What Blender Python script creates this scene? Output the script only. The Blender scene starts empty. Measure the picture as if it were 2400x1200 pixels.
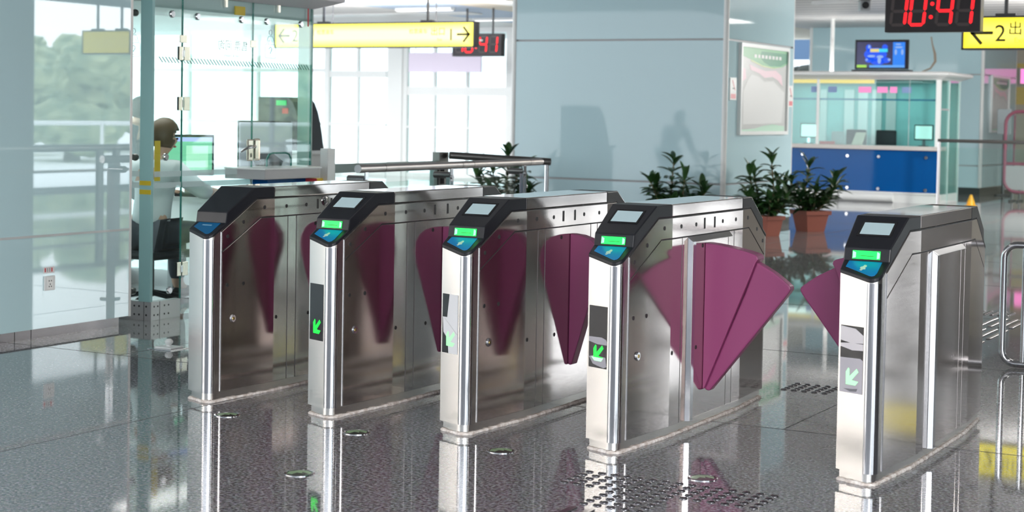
import bpy, bmesh, math, random
from mathutils import Vector, Matrix, noise

random.seed(7)
PI = math.pi
scn = bpy.context.scene
COL = scn.collection

# ---------------------------------------------------------------- camera, world, exposure
RX = Vector(((0.875526, 0.482855, 0.017451))); RU = Vector(((-0.034069, 0.025666, 0.99909))); RF = Vector(((-0.481968, 0.875324, -0.038921)))
cam_d = bpy.data.cameras.new('camera')
cam = bpy.data.objects.new('camera', cam_d); COL.objects.link(cam)
m = Matrix.Identity(4)
for i in range(3):
    m[i][0] = RX[i]; m[i][1] = RU[i]; m[i][2] = -RF[i]
m.translation = Vector((2.9268, -6.079, 1.3757))
cam.matrix_world = m
cam_d.sensor_width = 36.0
cam_d.lens = 3908.03 / 2400 * 36.0
cam_d.shift_y = -(600 - 418.115) / 2400
cam_d.clip_start = 0.05; cam_d.clip_end = 300
cam_d.dof.use_dof = True
cam_d.dof.focus_distance = 7.4
cam_d.dof.aperture_fstop = 4.5
scn.camera = cam

world = bpy.data.worlds.new('overcast_sky'); scn.world = world
world.use_nodes = True
wn = world.node_tree.nodes; wl = world.node_tree.links
bg = wn['Background']
tc = wn.new('ShaderNodeTexCoord'); sep = wn.new('ShaderNodeSeparateXYZ'); ramp = wn.new('ShaderNodeValToRGB')
wl.new(tc.outputs['Generated'], sep.inputs[0]); wl.new(sep.outputs['Z'], ramp.inputs[0])
ramp.color_ramp.elements[0].position = 0.0; ramp.color_ramp.elements[0].color = (0.93, 0.97, 1.0, 1)
ramp.color_ramp.elements[1].position = 0.6; ramp.color_ramp.elements[1].color = (0.80, 0.90, 1.0, 1)
wl.new(ramp.outputs[0], bg.inputs['Color'])
bg.inputs['Strength'].default_value = 4.5
scn.cycles.transparent_max_bounces = 40
scn.cycles.max_bounces = 16
scn.cycles.glossy_bounces = 8

scn.view_settings.view_transform = 'Standard'
scn.view_settings.look = 'None'
scn.view_settings.gamma = 1.0
scn.view_settings.use_curve_mapping = False
scn.view_settings.exposure = 0.1

FILL_LIGHTS = []
def area_light(name, loc, rot, sx, sy, power, color=(1, 1, 1)):
    ld = bpy.data.lights.new(name, 'AREA'); ld.shape = 'RECTANGLE'
    ld.size = sx; ld.size_y = sy; ld.energy = power; ld.color = color
    o = bpy.data.objects.new(name, ld); COL.objects.link(o)
    o.location = loc; o.rotation_euler = rot
    FILL_LIGHTS.append((loc, rot, sx, sy))      # each gets its housing further down
    return o
# unseen fill panels, added to light the hall from above
area_light('hall_fill_light', (-1.6, 1.0, 3.12), (0, 0, 0), 0.5, 7.0, 10, (1.0, 0.97, 0.93))
area_light('hall_fill_light', (2.2, 0.0, 3.12), (0, 0, 0), 0.5, 7.0, 22, (1.0, 0.97, 0.93))
area_light('hall_fill_light', (4.3, -6.2, 2.35), (0, math.radians(20), 0), 2.2, 2.2, 820, (1.0, 0.98, 0.96))  # unseen panel hung low so the right-hand gate shades its own flap
area_light('hall_fill_light', (1.2, 12.0, 3.12), (0, 0, 0), 0.5, 8.0, 200, (1.0, 0.97, 0.93))
area_light('hall_fill_light', (-0.5, 20.0, 3.12), (0, 0, 0), 0.5, 6.0, 120, (1.0, 0.97, 0.93))
area_light('hall_fill_light', (-15.0, 19.5, 3.12), (0, 0, 0), 6.0, 0.5, 260, (1.0, 0.98, 0.96))
area_light('hall_fill_light', (-10.0, 14.0, 3.12), (0, 0, 0), 0.5, 8.0, 60, (1.0, 0.97, 0.93))
ld = bpy.data.lights.new('far_hall_fill_light', 'POINT'); ld.energy = 480; ld.color = (1.0, 0.98, 0.95); ld.shadow_soft_size = 0.25  # unseen point light, added to brighten the far walls and ceiling
lo = bpy.data.objects.new('far_hall_fill_light', ld); COL.objects.link(lo); lo.location = (-1.0, 18.0, 2.3)
area_light('booth_fill_light', (-5.1, 3.05, 2.08), (0, 0, 0), 1.2, 1.0, 16, (1.0, 0.98, 0.95))  # added under the roof to brighten the inside of the booth
area_light('far_booth_fill_light', (-5.9, 22.1, 2.012), (0, 0, 0), 2.6, 0.7, 9, (1.0, 0.98, 0.95))  # added to brighten the far booth's interior
# unseen light added on the pale rear wall so gate fronts reflect white
area_light('wall_fill_light', (-6.3, -7.5, 2.85), (0, math.radians(40), 0), 0.4, 10.0, 900, (1.0, 0.97, 0.94))
# added upward ceiling fill, hidden on the far booth roof and behind the sign
area_light('upward_fill_light', (-5.85, 22.5, 2.216), (PI, 0, 0), 2.2, 0.4, 16, (1.0, 0.97, 0.94))
area_light('upward_fill_light', (-11.8, 16.332, 2.52), (PI, 0, 0), 3.4, 0.28, 150, (1.0, 0.97, 0.94))

# ---------------------------------------------------------------- materials
MAT = {}
def mat(name, color=(0.8, 0.8, 0.8), rough=0.5, metal=0.0, **kw):
    if name in MAT: return MAT[name]
    mt = bpy.data.materials.new(name); mt.use_nodes = True
    b = mt.node_tree.nodes['Principled BSDF']
    b.inputs['Base Color'].default_value = (*color, 1)
    b.inputs['Roughness'].default_value = rough
    b.inputs['Metallic'].default_value = metal
    for k, v in kw.items():
        k = {'coat': 'Coat Weight', 'coat_rough': 'Coat Roughness', 'ior': 'IOR', 'emit': 'Emission Color', 'es': 'Emission Strength', 'aniso': 'Anisotropic', 'arot': 'Anisotropic Rotation', 'alpha': 'Alpha', 'sss': 'Subsurface Weight', 'spec': 'Specular IOR Level', 'trans': 'Transmission Weight'}[k]
        if k == 'Emission Color': v = (*v, 1)
        b.inputs[k].default_value = v
    MAT[name] = mt
    return mt
def nodes(mt): return mt.node_tree.nodes, mt.node_tree.links, mt.node_tree.nodes['Principled BSDF']

def steel(name, color, rough, aniso=0.75, streak=0.06, grain=(1.5, 1.5, 160)):
    mt = mat(name, color, rough, 1.0, aniso=aniso)
    n, l, b = nodes(mt)
    tg = n.new('ShaderNodeTangent'); tg.direction_type = 'RADIAL'; tg.axis = 'Z'
    l.new(tg.outputs[0], b.inputs['Tangent'])
    t = n.new('ShaderNodeTexCoord'); mp = n.new('ShaderNodeMapping'); mp.inputs['Scale'].default_value = grain
    nz = n.new('ShaderNodeTexNoise'); nz.inputs['Scale'].default_value = 3.0; nz.inputs['Detail'].default_value = 3
    l.new(t.outputs['Object'], mp.inputs[0]); l.new(mp.outputs[0], nz.inputs[0])
    mr = n.new('ShaderNodeMapRange'); mr.inputs[3].default_value = rough - streak; mr.inputs[4].default_value = rough + streak
    l.new(nz.outputs[0], mr.inputs[0]); l.new(mr.outputs[0], b.inputs['Roughness'])
    return mt
STEEL = steel('brushed_steel', (0.62, 0.56, 0.54), 0.095, 0.25, 0.02)
STEEL_F = steel('brushed_steel_front', (0.69, 0.665, 0.64), 0.22, 0.6, 0.04)
POLISH = mat('polished_steel', (0.52, 0.52, 0.54), 0.13, 1.0)
TUBE = mat('satin_steel_tube', (0.58, 0.55, 0.55), 0.32, 1.0)
DSTEEL = mat('dark_steel', (0.17, 0.165, 0.16), 0.3, 0.9)
GROOVE = mat('groove_black', (0.02, 0.02, 0.022), 0.5)
BLACKP = mat('black_plastic', (0.010, 0.011, 0.015), 0.36, spec=0.32)
BLACKG = mat('black_gloss', (0.008, 0.008, 0.01), 0.08)
MAGENTA = mat('magenta_flap', (0.275, 0.052, 0.158), 0.38)
WHITE = mat('white_paint', (0.80, 0.81, 0.80), 0.4)
WHITEF = mat('white_frame', (0.86, 0.88, 0.87), 0.35)
GREY = mat('grey_panel', (0.42, 0.42, 0.43), 0.45)
LGREY = mat('light_grey_steel', (0.60, 0.60, 0.61), 0.38, 0.6)
RED = mat('red_print', (0.62, 0.06, 0.07), 0.5)
TERRA = mat('terracotta_pot', (0.37, 0.115, 0.078), 0.55)
SOIL = mat('potting_soil', (0.05, 0.035, 0.025), 0.9)
CANE = mat('plant_cane', (0.22, 0.17, 0.10), 0.8)
BLUE = mat('blue_panel', (0.004, 0.085, 0.30), 0.05, spec=0.12)
YTAPE = mat('yellow_tape', (0.62, 0.47, 0.02), 0.45)
CAULK = mat('mortar_caulk', (0.55, 0.47, 0.42), 0.9)
PINKLIT = mat('pink_lightbox', (0.9, 0.2, 0.5), 0.4, emit=(1.0, 0.25, 0.62), es=1.1)
GREENLIT = mat('green_light', (0.0, 0.5, 0.05), 0.3, emit=(0.0, 1.0, 0.10), es=1.15)
SCREENLIT = mat('lcd_screen', (0.2, 0.25, 0.28), 0.1, emit=(0.36, 0.50, 0.52), es=0.52)
REDLED = mat('red_led', (0.5, 0, 0), 0.4, emit=(1.0, 0.012, 0.02), es=1.5)
GHOSTLED = mat('unlit_led', (0.075, 0.055, 0.055), 0.5)
SIGNTXT = mat('sign_ink', (0.05, 0.045, 0.0), 0.5)
SIGNTXT2 = mat('sign_pale_ink', (0.7, 0.55, 0.02), 0.5, emit=(0.95, 0.80, 0.05), es=0.55)
PADBLUE = mat('reader_blue', (0.003, 0.13, 0.33), 0.35, emit=(0.0, 0.12, 0.32), es=0.16, spec=0.3)
PADDARK = mat('reader_blue_off', (0.003, 0.09, 0.22), 0.35, spec=0.3)
HAIRM = mat('black_hair', (0.02, 0.017, 0.015), 0.55)
HAIRB = mat('brown_hair', (0.10, 0.065, 0.03), 0.5)
SKIN = mat('skin', (0.60, 0.36, 0.26), 0.5)
SHIRT = mat('white_shirt', (0.72, 0.76, 0.78), 0.8)
JACKET = mat('navy_jacket', (0.04, 0.07, 0.13), 0.8)
TROUS = mat('dark_trousers', (0.03, 0.035, 0.05), 0.8)
RUBBER = mat('black_rubber', (0.02, 0.02, 0.02), 0.7)
REDFRAME = mat('dark_pink_frame', (0.26, 0.075, 0.115), 0.35)

def noise_color(mt, c1, c2, scale, detail=4, coord='Object', stretch=(1, 1, 1), p=(0.35, 0.65)):
    n, l, b = nodes(mt)
    t = n.new('ShaderNodeTexCoord'); mp = n.new('ShaderNodeMapping'); mp.inputs['Scale'].default_value = stretch
    nz = n.new('ShaderNodeTexNoise'); nz.inputs['Scale'].default_value = scale; nz.inputs['Detail'].default_value = detail
    r = n.new('ShaderNodeValToRGB')
    r.color_ramp.elements[0].position = p[0]; r.color_ramp.elements[0].color = (*c1, 1)
    r.color_ramp.elements[1].position = p[1]; r.color_ramp.elements[1].color = (*c2, 1)
    l.new(t.outputs[coord], mp.inputs[0]); l.new(mp.outputs[0], nz.inputs[0]); l.new(nz.outputs[0], r.inputs[0]); l.new(r.outputs[0], b.inputs['Base Color'])
    return r
LEAF = mat('leaf_green', (0.02, 0.07, 0.02), 0.32)
noise_color(LEAF, (0.012, 0.045, 0.014), (0.045, 0.12, 0.03), 5.0)
noise_color(CAULK, (0.45, 0.38, 0.34), (0.80, 0.76, 0.73), 45.0)

def granite(name, dark, light, mid, scale, rough):
    mt = mat(name, mid, rough, ior=1.62)
    n, l, b = nodes(mt)
    t = n.new('ShaderNodeTexCoord')
    n1 = n.new('ShaderNodeTexNoise'); n1.inputs['Scale'].default_value = scale; n1.inputs['Detail'].default_value = 3; n1.inputs['Roughness'].default_value = 0.65
    n2 = n.new('ShaderNodeTexVoronoi'); n2.inputs['Scale'].default_value = scale * 1.3
    l.new(t.outputs['Object'], n1.inputs[0]); l.new(t.outputs['Object'], n2.inputs[0])
    r = n.new('ShaderNodeValToRGB'); cr = r.color_ramp
    cr.elements[0].position = 0.36; cr.elements[0].color = (*dark, 1)
    cr.elements[1].position = 0.64; cr.elements[1].color = (*light, 1)
    e = cr.elements.new(0.5); e.color = (*mid, 1)
    l.new(n1.outputs[0], r.inputs[0])
    mx = n.new('ShaderNodeMixRGB'); mx.blend_type = 'MULTIPLY'; mx.inputs[0].default_value = 0.45
    l.new(r.outputs[0], mx.inputs[1]); l.new(n2.outputs['Color'], mx.inputs[2])
    hs = n.new('ShaderNodeHueSaturation'); hs.inputs['Saturation'].default_value = 0.35
    l.new(mx.outputs[0], hs.inputs['Color'])
    l.new(hs.outputs[0], b.inputs['Base Color'])
    return mt
GRAN_A = granite('granite_blue_grey', (0.045, 0.045, 0.06), (0.36, 0.37, 0.43), (0.18, 0.185, 0.225), 75, 0.045)
GRAN_B = granite('granite_warm_grey', (0.20, 0.19, 0.19), (0.42, 0.40, 0.395), (0.31, 0.30, 0.295), 60, 0.035)

def glass_mat(name, tint=(0.93, 0.985, 0.97), ior=1.45, extra=0.0):
    mt = bpy.data.materials.new(name); mt.use_nodes = True
    n, l = mt.node_tree.nodes, mt.node_tree.links
    n.remove(n['Principled BSDF'])
    out = n['Material Output']
    tr = n.new('ShaderNodeBsdfTransparent'); tr.inputs[0].default_value = (*tint, 1)
    gl = n.new('ShaderNodeBsdfGlossy'); gl.inputs['Roughness'].default_value = 0.01; gl.inputs[0].default_value = (1, 1, 1, 1)
    fr = n.new('ShaderNodeFresnel')
    ge = n.new('ShaderNodeNewGeometry'); mr = n.new('ShaderNodeMapRange')   # the same reflectance on both faces of the pane
    mr.inputs[3].default_value = ior; mr.inputs[4].default_value = 1 / ior
    l.new(ge.outputs['Backfacing'], mr.inputs[0]); l.new(mr.outputs[0], fr.inputs[0])
    mx = n.new('ShaderNodeMixShader')
    l.new(fr.outputs[0], mx.inputs[0]); l.new(tr.outputs[0], mx.inputs[1]); l.new(gl.outputs[0], mx.inputs[2])
    last = mx
    if extra:
        df = n.new('ShaderNodeBsdfDiffuse'); df.inputs[0].default_value = (*[c * 0.9 for c in tint], 1)
        m2 = n.new('ShaderNodeMixShader'); m2.inputs[0].default_value = extra
        l.new(mx.outputs[0], m2.inputs[1]); l.new(df.outputs[0], m2.inputs[2]); last = m2
    l.new(last.outputs[0], out.inputs['Surface'])
    MAT[name] = mt
    return mt
GLASS = glass_mat('clear_glass')
GLASS_W = glass_mat('thin_window_glass', (0.985, 0.995, 0.99), 1.18)
GLASS_T = glass_mat('teal_glass', (0.80, 0.94, 0.93))
FROST = glass_mat('frosted_band', (0.8, 0.9, 0.9), 1.45, 0.55)
TEALPOST = mat('teal_glass_post', (0.30, 0.53, 0.53), 0.12, coat=0.4)
GLASSEDGE = mat('glass_edge', (0.01, 0.16, 0.13), 0.1)
CLAD = mat('backpainted_glass', (0.53, 0.73, 0.77), 0.012, ior=2.4)
CLADC = mat('column_backpainted_glass', (0.50, 0.68, 0.73), 0.04, ior=1.34)
SIGNY = mat('yellow_sign_face', (0.9, 0.75, 0.05), 0.4)
def sign_face(SM, rim, mid, es):
    n, l, b = nodes(SM)
    t = n.new('ShaderNodeTexCoord'); s = n.new('ShaderNodeSeparateXYZ')
    l.new(t.outputs['Generated'], s.inputs[0])
    # tubes inside the box: brightest along the middle, deeper yellow at the rim
    def edge(sock, w):
        a = n.new('ShaderNodeMath'); a.operation = 'SUBTRACT'; a.inputs[1].default_value = 0.5; l.new(sock, a.inputs[0])
        c = n.new('ShaderNodeMath'); c.operation = 'ABSOLUTE'; l.new(a.outputs[0], c.inputs[0])
        d = n.new('ShaderNodeMapRange'); d.inputs[1].default_value = 0.5; d.inputs[2].default_value = 0.5 - w; l.new(c.outputs[0], d.inputs[0])
        return d.outputs[0]
    mn = n.new('ShaderNodeMath'); mn.operation = 'MINIMUM'
    l.new(edge(s.outputs['X'], 0.06), mn.inputs[0]); l.new(edge(s.outputs['Z'], 0.34), mn.inputs[1])
    r = n.new('ShaderNodeValToRGB')
    r.color_ramp.elements[0].color = (*rim, 1); r.color_ramp.elements[1].color = (*mid, 1)
    l.new(mn.outputs[0], r.inputs[0]); l.new(r.outputs[0], b.inputs['Emission Color'])
    b.inputs['Emission Strength'].default_value = es
sign_face(SIGNY, (1.0, 0.90, 0.06), (1.0, 0.96, 0.62), 1.15)
SIGNY2 = mat('yellow_sign_face_deep', (0.9, 0.75, 0.05), 0.4)
sign_face(SIGNY2, (1.0, 0.86, 0.01), (1.0, 0.90, 0.16), 1.05)

# ---------------------------------------------------------------- mesh helpers
class MB:
    def __init__(s): s.bm = bmesh.new()
    def face(s, pts):
        vs = [s.bm.verts.new(p) for p in pts]
        try: return s.bm.faces.new(vs)
        except ValueError: return None
    def box(s, x0, x1, y0, y1, z0, z1, bev=0.0):
        r = bmesh.ops.create_cube(s.bm, size=1.0)
        for v in r['verts']:
            v.co = Vector(((x0 + x1) / 2 + v.co.x * (x1 - x0), (y0 + y1) / 2 + v.co.y * (y1 - y0), (z0 + z1) / 2 + v.co.z * (z1 - z0)))
        if bev:
            ed = list({e for v in r['verts'] for e in v.link_edges})
            bmesh.ops.bevel(s.bm, geom=ed, offset=bev, segments=2, affect='EDGES', profile=0.6)
        return s
    def obox(s, o, ax, ay, az, bev=0.0):
        o = Vector(o); ax = Vector(ax); ay = Vector(ay); az = Vector(az)
        r = bmesh.ops.create_cube(s.bm, size=1.0)
        for v in r['verts']:
            c = v.co.copy(); v.co = o + ax * c.x + ay * c.y + az * c.z
        if bev:
            ed = list({e for v in r['verts'] for e in v.link_edges})
            bmesh.ops.bevel(s.bm, geom=ed, offset=bev, segments=2, affect='EDGES')
        return s
    def cyl(s, p0, p1, r0, r1=None, seg=16, caps=True):
        r1 = r0 if r1 is None else r1
        p0 = Vector(p0); p1 = Vector(p1); d = (p1 - p0).normalized()
        a = d.orthogonal().normalized(); b = d.cross(a)
        A = [s.bm.verts.new(p0 + (a * math.cos(t) + b * math.sin(t)) * r0) for t in [2 * PI * i / seg for i in range(seg)]]
        B = [s.bm.verts.new(p1 + (a * math.cos(t) + b * math.sin(t)) * r1) for t in [2 * PI * i / seg for i in range(seg)]]
        for i in range(seg):
            s.bm.faces.new((A[i], A[(i + 1) % seg], B[(i + 1) % seg], B[i]))
        if caps:
            s.bm.faces.new(A[::-1]); s.bm.faces.new(B)
        return s
    def tube(s, pts, r, seg=12, closed=False, caps=True):
        pts = [Vector(p) for p in pts]; n = len(pts); rings = []
        rs = r if isinstance(r, (list, tuple)) else [r] * n
        up = None
        for i, p in enumerate(pts):
            if closed: d = (pts[(i + 1) % n] - pts[i - 1]).normalized()
            else: d = (pts[min(i + 1, n - 1)] - pts[max(i - 1, 0)]).normalized()
            if up is None: up = d.orthogonal().normalized()
            up = (up - d * up.dot(d)).normalized(); b = d.cross(up)
            rings.append([s.bm.verts.new(p + (up * math.cos(2 * PI * k / seg) + b * math.sin(2 * PI * k / seg)) * rs[i]) for k in range(seg)])
        for i in range(n if closed else n - 1):
            A, B = rings[i], rings[(i + 1) % n]
            off = 0
            if closed and i == n - 1:
                off = min(range(seg), key=lambda o: sum((A[k].co - B[(k + o) % seg].co).length for k in range(seg)))
            for k in range(seg):
                try: s.bm.faces.new((A[k], A[(k + 1) % seg], B[(k + 1 + off) % seg], B[(k + off) % seg]))
                except ValueError: pass
        if caps and not closed:
            s.bm.faces.new(rings[0][::-1]); s.bm.faces.new(rings[-1])
        return s
    def lathe(s, prof, c=(0, 0, 0), seg=24):
        c = Vector(c); rings = []
        for r, z in prof:
            rings.append([s.bm.verts.new(c + Vector((r * math.cos(2 * PI * k / seg), r * math.sin(2 * PI * k / seg), z))) for k in range(seg)])
        for A, B in zip(rings, rings[1:]):
            for k in range(seg): s.bm.faces.new((A[k], A[(k + 1) % seg], B[(k + 1) % seg], B[k]))
        if prof[0][0] > 1e-4: s.bm.faces.new(rings[0][::-1])
        if prof[-1][0] > 1e-4: s.bm.faces.new(rings[-1])
        return s
    def prism(s, poly, d):
        """poly: list of 3-D points, extruded by vector d"""
        d = Vector(d); A = [s.bm.verts.new(Vector(p)) for p in poly]; B = [s.bm.verts.new(Vector(p) + d) for p in poly]; n = len(A)
        s.bm.faces.new(A[::-1]); s.bm.faces.new(B)
        for i in range(n): s.bm.faces.new((A[i], A[(i + 1) % n], B[(i + 1) % n], B[i]))
        return s
    def rails(s, Ls, Rs):
        """closed solid between two matching closed polylines"""
        A = [s.bm.verts.new(Vector(p)) for p in Ls]; B = [s.bm.verts.new(Vector(p)) for p in Rs]; n = len(A)
        for i in range(n): s.bm.faces.new((A[i], A[(i + 1) % n], B[(i + 1) % n], B[i]))
        s.bm.faces.new(A[::-1]); s.bm.faces.new(B)
        return s
    def build(s, name, material, parent=None, smooth=None, bevel=None):
        bmesh.ops.remove_doubles(s.bm, verts=s.bm.verts, dist=1e-5)
        bmesh.ops.recalc_face_normals(s.bm, faces=s.bm.faces)
        me = bpy.data.meshes.new(name); s.bm.to_mesh(me); s.bm.free()
        ob = bpy.data.objects.new(name, me); COL.objects.link(ob)
        if isinstance(material, (list, tuple)):
            for q in material: me.materials.append(q)
        elif material: me.materials.append(material)
        if smooth is not None:
            for p in me.polygons: p.use_smooth = True
            try: me.set_sharp_from_angle(angle=math.radians(smooth))
            except Exception: pass
        if bevel:
            bv = ob.modifiers.new('edge', 'BEVEL'); bv.width = bevel; bv.segments = 2; bv.limit_method = 'ANGLE'; bv.angle_limit = math.radians(35)
        if parent: ob.parent = parent
        return ob

def tag(o, label=None, cat=None, group=None, kind=None):
    if label: o['label'] = label
    if cat: o['category'] = cat
    if group: o['group'] = group
    if kind: o['kind'] = kind
    return o
def thing(name, label, cat, loc=(0, 0, 0), rotz=0.0, group=None):
    o = bpy.data.objects.new(name, None); COL.objects.link(o)
    o.location = loc; o.rotation_euler = (0, 0, rotz); o.empty_display_size = 0.1
    return tag(o, label, cat, group)
def struct(name, mb, material, **kw):
    return tag(mb.build(name, material, **kw), kind='structure')
def dup(root, loc=None, label=None):
    r = root.copy(); COL.objects.link(r)
    if loc is not None: r.location = loc
    if label: r['label'] = label
    for ch in list(root.children):
        c = ch.copy(); COL.objects.link(c); c.parent = r
        for g in list(ch.children):
            d = g.copy(); COL.objects.link(d); d.parent = c
    return r

def text_mesh(body, size, depth=0.002, bold=False):
    cu = bpy.data.curves.new('txt', 'FONT'); cu.body = body; cu.size = size; cu.extrude = depth / 2
    cu.align_x = 'CENTER'; cu.align_y = 'CENTER'; cu.resolution_u = 4
    if bold: cu.offset = size * 0.02
    ob = bpy.data.objects.new('txt', cu); COL.objects.link(ob)
    dg = bpy.context.evaluated_depsgraph_get()
    me = bpy.data.meshes.new_from_object(ob.evaluated_get(dg))
    bpy.data.objects.remove(ob); bpy.data.curves.remove(cu)
    return me
def text(name, body, size, material, parent, loc, xdir=(1, 0, 0), ydir=(0, 0, 1), depth=0.002, bold=False, sx=1.0):
    me = text_mesh(body, size, depth, bold)
    X = Vector(xdir).normalized(); Y = Vector(ydir).normalized(); Z = X.cross(Y)
    for v in me.vertices:
        c = v.co.copy(); v.co = Vector(loc) + X * c.x * sx + Y * c.y + Z * c.z
    me.materials.clear(); me.materials.append(material)
    ob = bpy.data.objects.new(name, me); COL.objects.link(ob)
    if parent: ob.parent = parent
    return ob

# ---------------------------------------------------------------- the hall
ZC = 3.15
struct('floor', MB().box(-9, 9, -14, 0.93, -0.2, 0), GRAN_A)
struct('floor', MB().box(-30, 8.0, 0.93, 30, -0.2, -0.0002), GRAN_B)
# dark joints between the slabs
j = MB()
for y in (0.93, 3.3, 5.7, 8.1, 10.5, 12.9, 15.3): j.box(-9, 8, y - 0.003, y + 0.003, -0.004, 0.0006)
for x, y0, y1 in ((-2.0, -14, 0.93), (3.2, -14, 0.93), (-3.4, 0.93, 25), (0.46, 0.93, 25), (2.3, 0.93, 25), (-6.5, 0.93, 25)): j.box(x - 0.002, x + 0.002, y0, y1, -0.004, 0.0006)
struct('trim_1', j, GROOVE)

# ceiling: boards with shadow gaps over the hall, paler bands to the left
CEILW = mat('ceiling_boards', (0.72, 0.71, 0.70), 0.5)
def boards():
    n, l, b = nodes(CEILW)
    t = n.new('ShaderNodeTexCoord'); s = n.new('ShaderNodeSeparateXYZ'); l.new(t.outputs['Object'], s.inputs[0])
    mo = n.new('ShaderNodeMath'); mo.operation = 'PINGPONG'; mo.inputs[1].default_value = 0.28; l.new(s.outputs['Y'], mo.inputs[0])
    r = n.new('ShaderNodeValToRGB'); r.color_ramp.elements[0].position = 0.05; r.color_ramp.elements[0].color = (0.38, 0.38, 0.39, 1)
    r.color_ramp.elements[1].position = 0.12; r.color_ramp.elements[1].color = (0.72, 0.71, 0.70, 1)
    l.new(mo.outputs[0], r.inputs[0]); l.new(r.outputs[0], b.inputs['Base Color'])
boards()
struct('ceiling', MB().box(-8.0, 8.0, -9, 30, ZC, ZC + 0.2), CEILW)
struct('ceiling', MB().box(-11.2, -8.0, 5, 30, ZC, ZC + 0.2), mat('ceiling_cream', (0.78, 0.73, 0.62), 0.6))
struct('ceiling', MB().box(-12.95, -11.2, 5, 30, ZC, ZC + 0.2), mat('ceiling_blue_band', (0.50, 0.62, 0.78), 0.6))
struct('ceiling', MB().box(-24, -12.95, 5, 30, ZC, ZC + 0.2), mat('ceiling_white', (0.85, 0.85, 0.84), 0.6))

# left wall: back-painted glass cladding, aluminium joint, recessed steel skirting
WX = -4.23
struct('wall_left', MB().box(-6.4, WX - 0.012, -1.05, 1.93, 0.06, ZC), GREY)
struct('wall_left', MB().box(WX - 0.012, WX, -1.05, 1.935, 0.612, ZC - 0.002), CLAD)
struct('wall_left', MB().box(WX - 0.012, WX, -1.05, 1.935, 0.058, 0.598), CLAD)
struct('trim_2', MB().box(WX - 0.012, WX + 0.003, -1.05, 1.935, 0.598, 0.612), LGREY)
struct('trim_3', MB().box(WX - 0.014, WX + 0.002, 1.935, 1.955, 0.055, ZC - 0.002), mat('pinkish_aluminium', (0.72, 0.68, 0.68), 0.35, 0.5))
b = MB().box(-6.4, WX - 0.03, -1.05, 1.88, 0, 0.06)
struct('baseboard_left', b, steel('skirting_steel', (0.34, 0.31, 0.32), 0.2))
j = MB()
for y in (1.00, 1.13): j.box(WX - 0.03, WX - 0.0285, y - 0.0015, y + 0.0015, 0.0, 0.058)
struct('trim_4', j, GROOVE)

# big clad column in the middle
CX, CY, CX2, CY2 = -4.40, 12.43, -7.28, 14.81
def clad_column(x0, x1, y0, y1, nm, seams, base):
    struct(nm, MB().box(x0 + 0.03, x1 - 0.03, y0 + 0.03, y1 - 0.03, 0, ZC), GREY)
    zs = [base] + seams + [ZC - 0.002]
    for a, c in zip(zs, zs[1:]):
        lo = a + (0.012 if a != base else 0)
        struct(nm, MB().box(x0 + 0.03, x1 - 0.03, y0, y0 + 0.025, lo, c - (0.012 if c < ZC - 0.01 else 0)), CLADC)
        struct(nm, MB().box(x1 - 0.025, x1, y0 + 0.03, y1 - 0.03, lo, c - (0.012 if c < ZC - 0.01 else 0)), CLADC)
    tm = MB()
    tm.cyl((x1 - 0.015, y0 + 0.015, base), (x1 - 0.015, y0 + 0.015, ZC), 0.034, seg=20)
    tm.cyl((x0 + 0.015, y0 + 0.015, base), (x0 + 0.015, y0 + 0.015, ZC), 0.034, seg=20)
    tm.cyl((x1 - 0.015, y1 - 0.015, base), (x1 - 0.015, y1 - 0.015, ZC), 0.02, seg=20)
    tm.build('trim_5', WHITE, smooth=40)['kind'] = 'structure'
    struct('baseboard_middle', MB().box(x0 + 0.01, x1 - 0.01, y0 + 0.012, y1 - 0.012, 0, base), DSTEEL)
clad_column(CX2, CX, CY, CY2, 'wall_middle', [0.577, 2.296], 0.09)
clad_column(-7.75, -4.40, 25.3, 28.13, 'wall_back', [0.55, 2.25], 0.14)
# wall beyond at the right, beige with stripes
struct('wall_right', MB().box(-9.0, 8.0, 30, 30.2, 0, ZC), mat('beige_wall', (0.62, 0.58, 0.47), 0.6))
struct('trim_6', MB().box(-4.95, -3.6, 29.985, 30.0, 1.75, 2.12), mat('yellow_stripe', (0.75, 0.60, 0.20), 0.6))
struct('trim_7', MB().box(-4.95, -3.6, 29.985, 30.0, 2.52, 2.62), MAT['yellow_stripe'])

# far glazed wall, white frames
WY = 24.0
def window(n, x0, x1, y, bars_x, bars_z, z1=ZC, fw=0.09):
    f = MB()
    f.box(x0 + fw / 2, x1 - fw / 2, y, y + 0.08, 0, 0.08); f.box(x0 + fw / 2, x1 - fw / 2, y, y + 0.08, z1 - 0.1, z1)
    f.box(x0 - fw / 2, x0 + fw / 2, y - 0.02, y + 0.1, 0, z1)
    for x in bars_x: f.box(x - 0.03, x + 0.03, y, y + 0.07, 0.08, z1 - 0.1)
    for z, t in bars_z: f.box(x0 + fw / 2, x1 - fw / 2, y - 0.005, y + 0.085, z - t, z + t)
    w = struct('window_%d' % n, f, WHITEF)
    struct('pane', MB().box(x0 + fw / 2, x1 - fw / 2, y + 0.03, y + 0.036, 0.08, z1 - 0.1), GLASS, parent=w)
window(1, -30, -22.2, WY, [-27.6, -25.0], [(1.08, 0.03), (2.25, 0.04)])
window(2, -22.2, -18.3, WY, [-20.2], [(1.08, 0.03), (2.25, 0.04)])
window(3, -18.3, -16.7, WY, [-17.5], [(1.08, 0.035), (2.17, 0.07)], fw=0.12)
window(4, -16.33, -13.7, WY, [-15.55, -14.75], [(1.82, 0.09), (1.05, 0.02)], fw=0.22)
window(5, -13.7, -8.4, WY, [-12.0, -10.2], [(1.82, 0.09)], fw=0.22)
struct('wall_far', MB().box(-16.7, -16.33, WY - 0.05, WY + 0.2, 0, ZC), WHITEF)
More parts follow.
